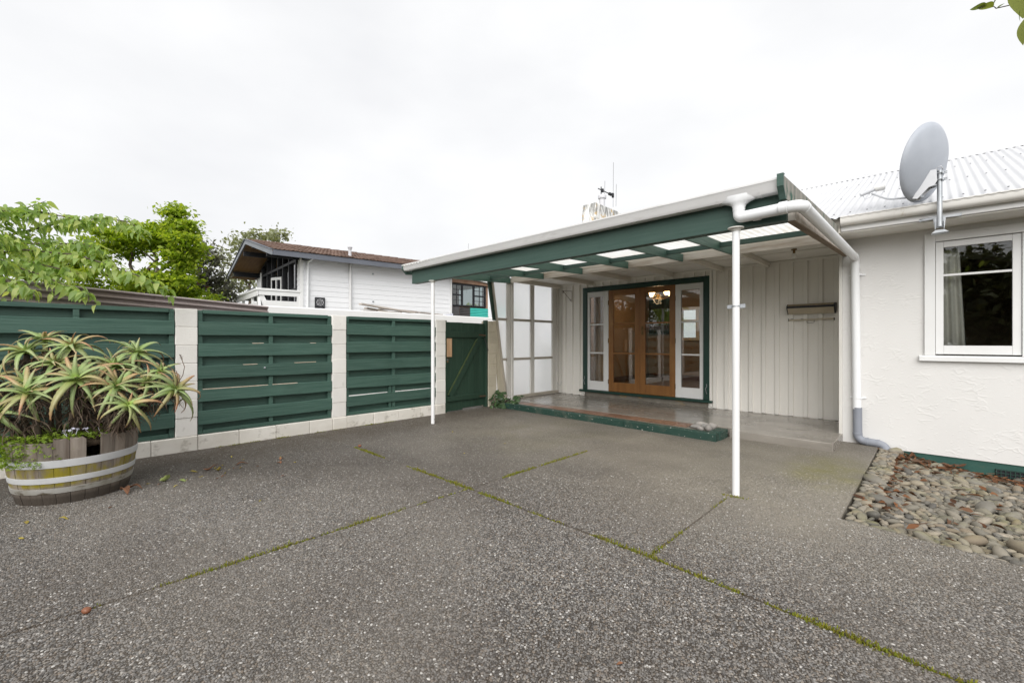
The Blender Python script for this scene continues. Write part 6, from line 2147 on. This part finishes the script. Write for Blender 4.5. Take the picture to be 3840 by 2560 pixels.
# ================================================================== TREES
def leaf_cloud(name, mat, parent, centers, per, size, spread, flat=0.5, seed=1, elong=1.7, kind=None):
    rng = np.random.default_rng(seed)
    C = np.repeat(np.array(centers), per, axis=0)
    n = len(C)
    P = C[:, :3] + rng.normal(0, 1, (n, 3)) * np.array([spread, spread, spread * flat])
    s = size * rng.uniform(0.6, 1.35, n)
    nrm = rng.normal(0, 0.75, (n, 3)) + np.array([0, 0, 1.0])
    nrm /= np.linalg.norm(nrm, axis=1)[:, None]
    d = rng.normal(0, 1, (n, 3)) + np.array([0, 0, -0.25])
    d -= nrm * (d * nrm).sum(1)[:, None]
    d /= np.linalg.norm(d, axis=1)[:, None]
    e = np.cross(nrm, d)
    L, w = (s * elong / 2)[:, None], (s / 2)[:, None]
    f = nrm * (s * 0.15)[:, None]
    V = np.stack([P - d * L, P - e * w + f, P + d * L, P + e * w + f], 1).reshape(-1, 3)
    me = bpy.data.meshes.new(name)
    me.vertices.add(4 * n)
    me.vertices.foreach_set('co', V.astype(np.float32).ravel())
    me.loops.add(4 * n)
    me.loops.foreach_set('vertex_index', np.arange(4 * n, dtype=np.int32))
    me.polygons.add(n)
    me.polygons.foreach_set('loop_start', np.arange(0, 4 * n, 4, dtype=np.int32))
    me.update(calc_edges=True)
    me.validate()
    me.materials.append(mat)
    return link(name, me, parent, ORG[parent.name] * 1.0, kind) if False else _shift(name, me, parent, kind)


def _shift(name, me, parent, kind):
    o = link(name, me, parent, (0, 0, 0), kind)
    return o


def limb(m, a, b, r0, r1, n=5, wob=0.06):
    a, b = Vector(a), Vector(b)
    L = (b - a).length
    pts = []
    for i in range(n + 1):
        t = i / n
        p = a.lerp(b, t) + Vector((R.gauss(0, wob), R.gauss(0, wob), R.gauss(0, wob * 0.6))) * L * (0 if i in (0, n) else 0.35)
        pts.append(p)
    m.tube(pts, [r0 + (r1 - r0) * i / n for i in range(n + 1)], 7)
    return pts


# cherry overhanging the iron sheets
ct = thing('cherry_tree', 'spreading cherry tree with long drooping fresh green leaves over the iron sheets', 'tree', (-8.1, -1.6, -0.35))
m = MB()
limb(m, (-8.1, -1.6, -0.35), (-7.95, -1.2, 1.9), 0.10, 0.075)
m.build('trunk', M['bark'], ct, smooth=True)
BR = [[(-7.95, -1.2, 1.9), (-7.71, -0.59, 2.46), (-7.43, -0.32, 2.65), (-7.09, -0.14, 2.71), (-6.98, -0.04, 2.76)],
      [(-7.71, -0.59, 2.46), (-7.43, -0.32, 2.65), (-7.01, -0.06, 2.64), (-6.80, 0.14, 2.58), (-6.72, 0.22, 2.52)],
      [(-7.95, -1.2, 1.9), (-7.87, -0.6, 2.34), (-7.44, -0.19, 2.49), (-6.94, 0.14, 2.57), (-6.51, 0.42, 2.58), (-6.32, 0.6, 2.53), (-6.11, 0.66, 2.42)],
      [(-7.95, -1.2, 1.9), (-7.55, -0.58, 2.18), (-7.14, -0.19, 2.23), (-6.62, 0.17, 2.16), (-6.39, 0.39, 2.07), (-6.02, 0.61, 1.93), (-5.78, 0.84, 1.78)],
      [(-7.95, -1.2, 1.9), (-7.24, -0.56, 2.07), (-6.94, -0.27, 2.02), (-6.6, -0.08, 1.92), (-6.41, 0.1, 1.81), (-6.09, 0.26, 1.69)],
      [(-7.24, -0.56, 2.07), (-6.93, -0.5, 1.90), (-6.74, -0.35, 1.86), (-6.59, -0.22, 1.79), (-6.37, -0.14, 1.72)],
      [(-7.87, -0.6, 2.34), (-7.71, -0.59, 2.32), (-7.22, -0.12, 2.32), (-6.7, 0.24, 2.30), (-6.42, 0.36, 2.21)],
      [(-7.55, -0.58, 2.18), (-7.4, -0.57, 2.0), (-6.99, -0.18, 2.09), (-6.55, 0.1, 1.98), (-6.45, 0.2, 1.94)],
      [(-7.9, -0.9, 2.2), (-7.6, -0.75, 2.5), (-7.2, -0.5, 2.62), (-6.9, -0.3, 2.58)],
      [(-7.9, -0.9, 2.1), (-7.5, -0.8, 2.3), (-7.1, -0.5, 2.36), (-6.8, -0.25, 2.28)],
      [(-7.8, -0.9, 1.95), (-7.4, -0.8, 2.05), (-7.0, -0.55, 2.12), (-6.72, -0.3, 2.04)]]
lms = []
for k in range(5):
    m = MB()
    vs, fs = leaf_verts(1.0, 0.46, 0.30, 0.22 + 0.10 * k, 5, 0.62)
    m.add(vs, fs)
    o = m.build('leaf', M['cherry'], ct, origin=(0, 0, 0), smooth=True, fix=False)
    lms.append(o.data)
    bpy.data.objects.remove(o)
spots = []
RC = random.Random(21)
for b in BR:
    m = MB()
    P = [Vector(p) for p in b]
    k = len(P)
    m.tube(P, [0.013 * (1 - 0.9 * i / (k - 1)) + 0.0015 for i in range(k)], 6)
    m.build('branch', M['bark'], ct, smooth=True)
    for i in range(k - 1):
        seg = P[i + 1] - P[i]
        if i == 0 and b[0][0] < -7.9:
            continue
        ns = int(seg.length / 0.0105)
        for j in range(ns):
            p = P[i] + seg * ((j + RC.random()) / ns)
            side = seg.cross(UP).normalized() * RC.choice((-1, 1))
            d = (seg.normalized() * RC.uniform(0.2, 0.9) + side * RC.uniform(0.2, 1.1) + Vector((0, 0, RC.uniform(-0.9, 0.15)))).normalized()
            q0 = p + Vector((RC.gauss(0, 0.06), RC.gauss(0, 0.06), RC.gauss(0, 0.05))) * (1 - 0.6 * (i + 1) / k)
            spots.append((q0, d, RC.uniform(0.075, 0.13)))
            if RC.random() < 0.5:
                spots.append((q0 + Vector((RC.gauss(0, 0.12), RC.gauss(0, 0.12), RC.uniform(-0.16, 0.06))) * (1 - 0.7 * (i + 1) / k), (d + Vector((RC.gauss(0, 0.5), RC.gauss(0, 0.5), -0.4))).normalized(), RC.uniform(0.06, 0.10)))
spots.sort(key=lambda s_: s_[2] / s_[0].length, reverse=True)


def leaf_q(d, rr):
    z = (UP - d * d.dot(UP))
    z = z.normalized() if z.length > 1e-3 else Vector((1, 0, 0))
    y = z.cross(d)
    mtx = Matrix((d, y, z)).transposed()
    return mtx.to_quaternion() @ Quaternion((1, 0, 0), rr.gauss(0, 0.45))


cr = MB()
for i, (p, d, L) in enumerate(spots):
    q = leaf_q(d, RC)
    me = RC.choice(lms)
    if i < 300:
        link('leaf', me, ct, p, rot=q, scale=(L, L, L))
    else:
        cr.add([p + q @ (v.co * L) for v in me.vertices], [tuple(f.vertices) for f in me.polygons])
cr.build('foliage', M['cherry2'], ct, fix=False, smooth=True, kind='stuff')


def tree(name, label, cat, base, top, r, limbs, clumps, per, size, spread, flat, mat, seed, group=None, elong=1.7):
    t = thing(name, label, cat, base, group)
    t.location = (0, 0, 0)
    ORG[t.name] = Vector((0, 0, 0))
    m = MB()
    limb(m, base, top, r, r * 0.6, 6, 0.05)
    m.build('trunk', M['bark'], t, smooth=True)
    m = MB()
    for a, b, r0, r1 in limbs:
        limb(m, a, b, r0, r1, 5, 0.12)
    if limbs:
        m.build('branches', M['bark'], t, smooth=True)
    leaf_cloud('crown', mat, t, clumps, per, size, spread, flat, seed, elong)
    return t


def ellipsoid_pts(rng, c, rad, n, shell=0.5):
    out = []
    while len(out) < n:
        p = rng.normal(0, 1, 3)
        p /= np.linalg.norm(p)
        k = shell + (1 - shell) * rng.random() ** 0.6
        out.append(tuple(np.array(c) + p * k * np.array(rad)))
    return out


rng = np.random.default_rng(4)
# layered bright green maple
cl_ = []
for c, rad, n in (((-15.75, 1.96, 4.15), (0.62, 0.62, 0.42), 26), ((-16.65, 1.30, 4.02), (0.75, 0.7, 0.42), 26), ((-15.05, 2.55, 3.85), (0.48, 0.48, 0.62), 26),
                  ((-15.05, 2.50, 3.0), (0.55, 0.55, 0.55), 24), ((-15.9, 1.8, 2.85), (0.85, 0.8, 0.35), 30), ((-17.0, 1.0, 2.8), (0.9, 0.8, 0.5), 26),
                  ((-17.6, 0.6, 3.7), (0.8, 0.7, 0.55), 26), ((-15.32, 2.38, 4.72), (0.16, 0.16, 0.34), 9), ((-15.2, 2.45, 4.45), (0.35, 0.35, 0.18), 8), ((-18.4, -0.1, 3.3), (0.9, 0.8, 0.8), 26), ((-14.9, 2.7, 2.45), (0.6, 0.6, 0.3), 14)):
    cl_ += ellipsoid_pts(rng, c, rad, n, 0.35)
mb_ = (-16.0, 1.75, 2.3)
tree('maple_tree', 'bushy layered bright green maple tree behind the iron sheets', 'tree', (-16.0, 1.75, -0.35), mb_, 0.13,
     [(mb_, (-15.1, 2.5, 4.0), 0.07, 0.02), (mb_, (-16.6, 1.4, 4.1), 0.07, 0.02), (mb_, (-15.7, 2.0, 4.3), 0.07, 0.02), (mb_, (-17.5, 0.7, 3.7), 0.06, 0.02), (mb_, (-15.3, 2.4, 3.1), 0.06, 0.02),
      ((-15.6, 2.1, 3.2), (-16.2, 1.7, 3.9), 0.035, 0.012), ((-15.4, 2.2, 3.5), (-15.32, 2.38, 4.9), 0.03, 0.006)],
     cl_, 95, 0.072, 0.15, 0.32, M['maple'], 5)
# grey camellia with red flowers
cl_ = []
for c, rad, n in (((-16.75, 3.35, 3.9), (0.38, 0.38, 0.55), 28), ((-16.55, 3.52, 3.15), (0.55, 0.5, 0.5), 34), ((-16.9, 3.2, 2.8), (0.55, 0.5, 0.4), 26), ((-16.3, 3.75, 2.7), (0.35, 0.35, 0.35), 16)):
    cl_ += ellipsoid_pts(rng, c, rad, n, 0.3)
cam_t = tree('camellia_tree', 'thin grey leaved camellia with a few red flowers beside the maple', 'tree', (-16.6, 3.45, -0.35), (-16.65, 3.4, 2.6), 0.06,
             [((-16.65, 3.4, 2.5), (-16.8, 3.3, 4.4), 0.035, 0.008), ((-16.65, 3.4, 2.5), (-16.3, 3.75, 3.6), 0.03, 0.008), ((-16.7, 3.35, 3.4), (-16.2, 3.8, 4.4), 0.015, 0.003)],
             cl_, 26, 0.075, 0.14, 0.7, M['grey'], 6)
fl = None
for i, (x, y, z) in enumerate([(-16.35, 3.12, 3.0), (-16.5, 3.0, 2.82), (-16.62, 2.92, 3.12), (-16.3, 3.28, 2.72), (-16.45, 3.05, 2.62), (-16.22, 3.35, 2.9), (-16.58, 3.0, 2.7)]):
    if fl is None:
        m = MB()
        for k in range(9):
            a = k * 2.4
            d = Vector((math.cos(a), math.sin(a), 0.5 - 0.05 * k)).normalized()
            e = d.cross(UP).normalized()
            m.add([(0, 0, 0), d * 0.6 - e * 0.4, d * 0.9 + Vector((0, 0, 0.2)), d * 0.6 + e * 0.4], [(0, 1, 2, 3)])
        o = m.build('blossom', M['flower'], cam_t, origin=(0, 0, 0), fix=False)
        o.location = (x, y, z)
        fl = o.data
    else:
        o = link('blossom', fl, cam_t, (x, y, z))
    o.scale = (0.055,) * 3
# wispy tree far behind the neighbour
cl_ = []
for c, rad, n in (((-28.7, 8.6, 7.2), (1.0, 1.0, 0.45), 26), ((-29.6, 7.7, 6.9), (0.7, 0.7, 0.7), 18), ((-28.0, 9.25, 7.4), (0.5, 0.5, 0.35), 12), ((-30.2, 7.1, 5.9), (0.7, 0.7, 0.9), 16), ((-29.5, 7.8, 4.8), (0.9, 0.9, 0.7), 26), ((-30.2, 7.2, 4.3), (0.7, 0.7, 0.7), 16)):
    cl_ += ellipsoid_pts(rng, c, rad, n, 0.3)
tb = (-29.2, 8.1, 4.6)
tree('wispy_tree', 'thin wispy pale tree rising behind the tiled gable roof', 'tree', (-29.2, 8.1, -0.35), tb, 0.12,
     [(tb, (-28.4, 8.9, 7.3), 0.06, 0.012), (tb, (-29.7, 7.6, 7.3), 0.05, 0.01), (tb, (-30.4, 7.0, 6.2), 0.05, 0.01)], cl_, 20, 0.13, 0.25, 0.6, M['euc'], 7)
cl_ = ellipsoid_pts(rng, (-21.5, 18.6, 2.6), (1.1, 1.1, 1.3), 40, 0.3)
tree('rounded_shrub', 'small green shrub showing between the turquoise sheet and the screen', 'shrub', (-21.5, 18.6, -0.35), (-21.5, 18.6, 2.2), 0.07, [], cl_, 50, 0.10, 0.22, 0.7, M['maple'], 8)
# dark evergreens across the yard, seen in the window reflections
for i, (x, y, h, lab) in enumerate(((1.6, -8.2, 4.4, 'tall dark evergreen tree across the yard from the bedroom window'), (-1.8, -9.5, 4.0, 'broad dark evergreen tree facing the veranda canopy'), (-13.2, -7.5, 6.4, 'tall evergreen tree facing the french doors'))):
    cl_ = ellipsoid_pts(rng, (x, y, h * 0.56), (1.6, 1.3, h * 0.42), 120, 0.45)
    tree('evergreen_tree', lab, 'tree', (x, y, -0.35), (x, y, h * 0.6), 0.14, [], cl_, 60, 0.16, 0.26, 0.8, M['evergreen'], 20 + i, 'evergreens across the yard')

# twig hanging into the top right corner
ot = thing('overhanging_tree', 'leafy twig of a small tree reaching into the yard beside the house', 'tree', (1.35, 2.75, -0.35))
m = MB()
limb(m, (1.35, 2.75, -0.35), (1.15, 2.85, 2.55), 0.05, 0.025)
m.build('trunk', M['bark'], ot, smooth=True)
MB().tube([(1.17, 2.84, 2.45), (0.64, 2.82, 2.60), (0.36, 2.58, 2.53), (0.24, 2.44, 2.475), (0.20, 2.40, 2.452), (0.165, 2.365, 2.440), (0.155, 2.355, 2.452)], [0.012, 0.006, 0.004, 0.0022, 0.0018, 0.0016, 0.001], 6).build('twig', M['bark'], ot, smooth=True)
OL = [((0.140, 2.345, 2.450), (0.095, 2.305, 2.445), 0.030), ((0.158, 2.360, 2.446), (0.116, 2.326, 2.452), 0.036), ((0.16, 2.365, 2.46), (0.175, 2.375, 2.50), 0.016), ((0.168, 2.368, 2.440), (0.188, 2.385, 2.462), 0.010),
      ((0.252, 2.452, 2.452), (0.212, 2.415, 2.440), 0.040), ((0.245, 2.36, 2.50), (0.176, 2.31, 2.440), 0.050), ((0.260, 2.330, 2.52), (0.212, 2.276, 2.345), 0.105), ((0.228, 2.225, 2.31), (0.206, 2.203, 2.212), 0.040),
      ((0.214, 2.275, 2.36), (0.209, 2.272, 2.320), 0.012), ((0.33, 2.55, 2.52), (0.30, 2.42, 2.40), 0.05), ((0.45, 2.62, 2.55), (0.42, 2.48, 2.44), 0.05), ((0.26, 2.46, 2.49), (0.30, 2.44, 2.58), 0.05), ((0.60, 2.8, 2.59), (0.58, 2.66, 2.5), 0.05)]
MB().tube([(0.36, 2.58, 2.53), (0.29, 2.40, 2.53), (0.25, 2.31, 2.50), (0.232, 2.24, 2.35), (0.228, 2.225, 2.31)], [0.003, 0.0025, 0.002, 0.0015, 0.001], 6).build('twig', M['bark'], ot, smooth=True)
for a, b, w in OL:
    a, b = Vector(a), Vector(b)
    d = b - a
    L = d.length
    me = bpy.data.meshes.new('leaf')
    vs, fs = leaf_verts(L, w, 0.3, 0.12, 10, 0.8)
    me.from_pydata(vs, [], fs)
    me.polygons.foreach_set('use_smooth', [True] * len(fs))
    me.materials.append(M['overhang'])
    link('leaf', me, ot, a, rot=leaf_q(d.normalized(), R))
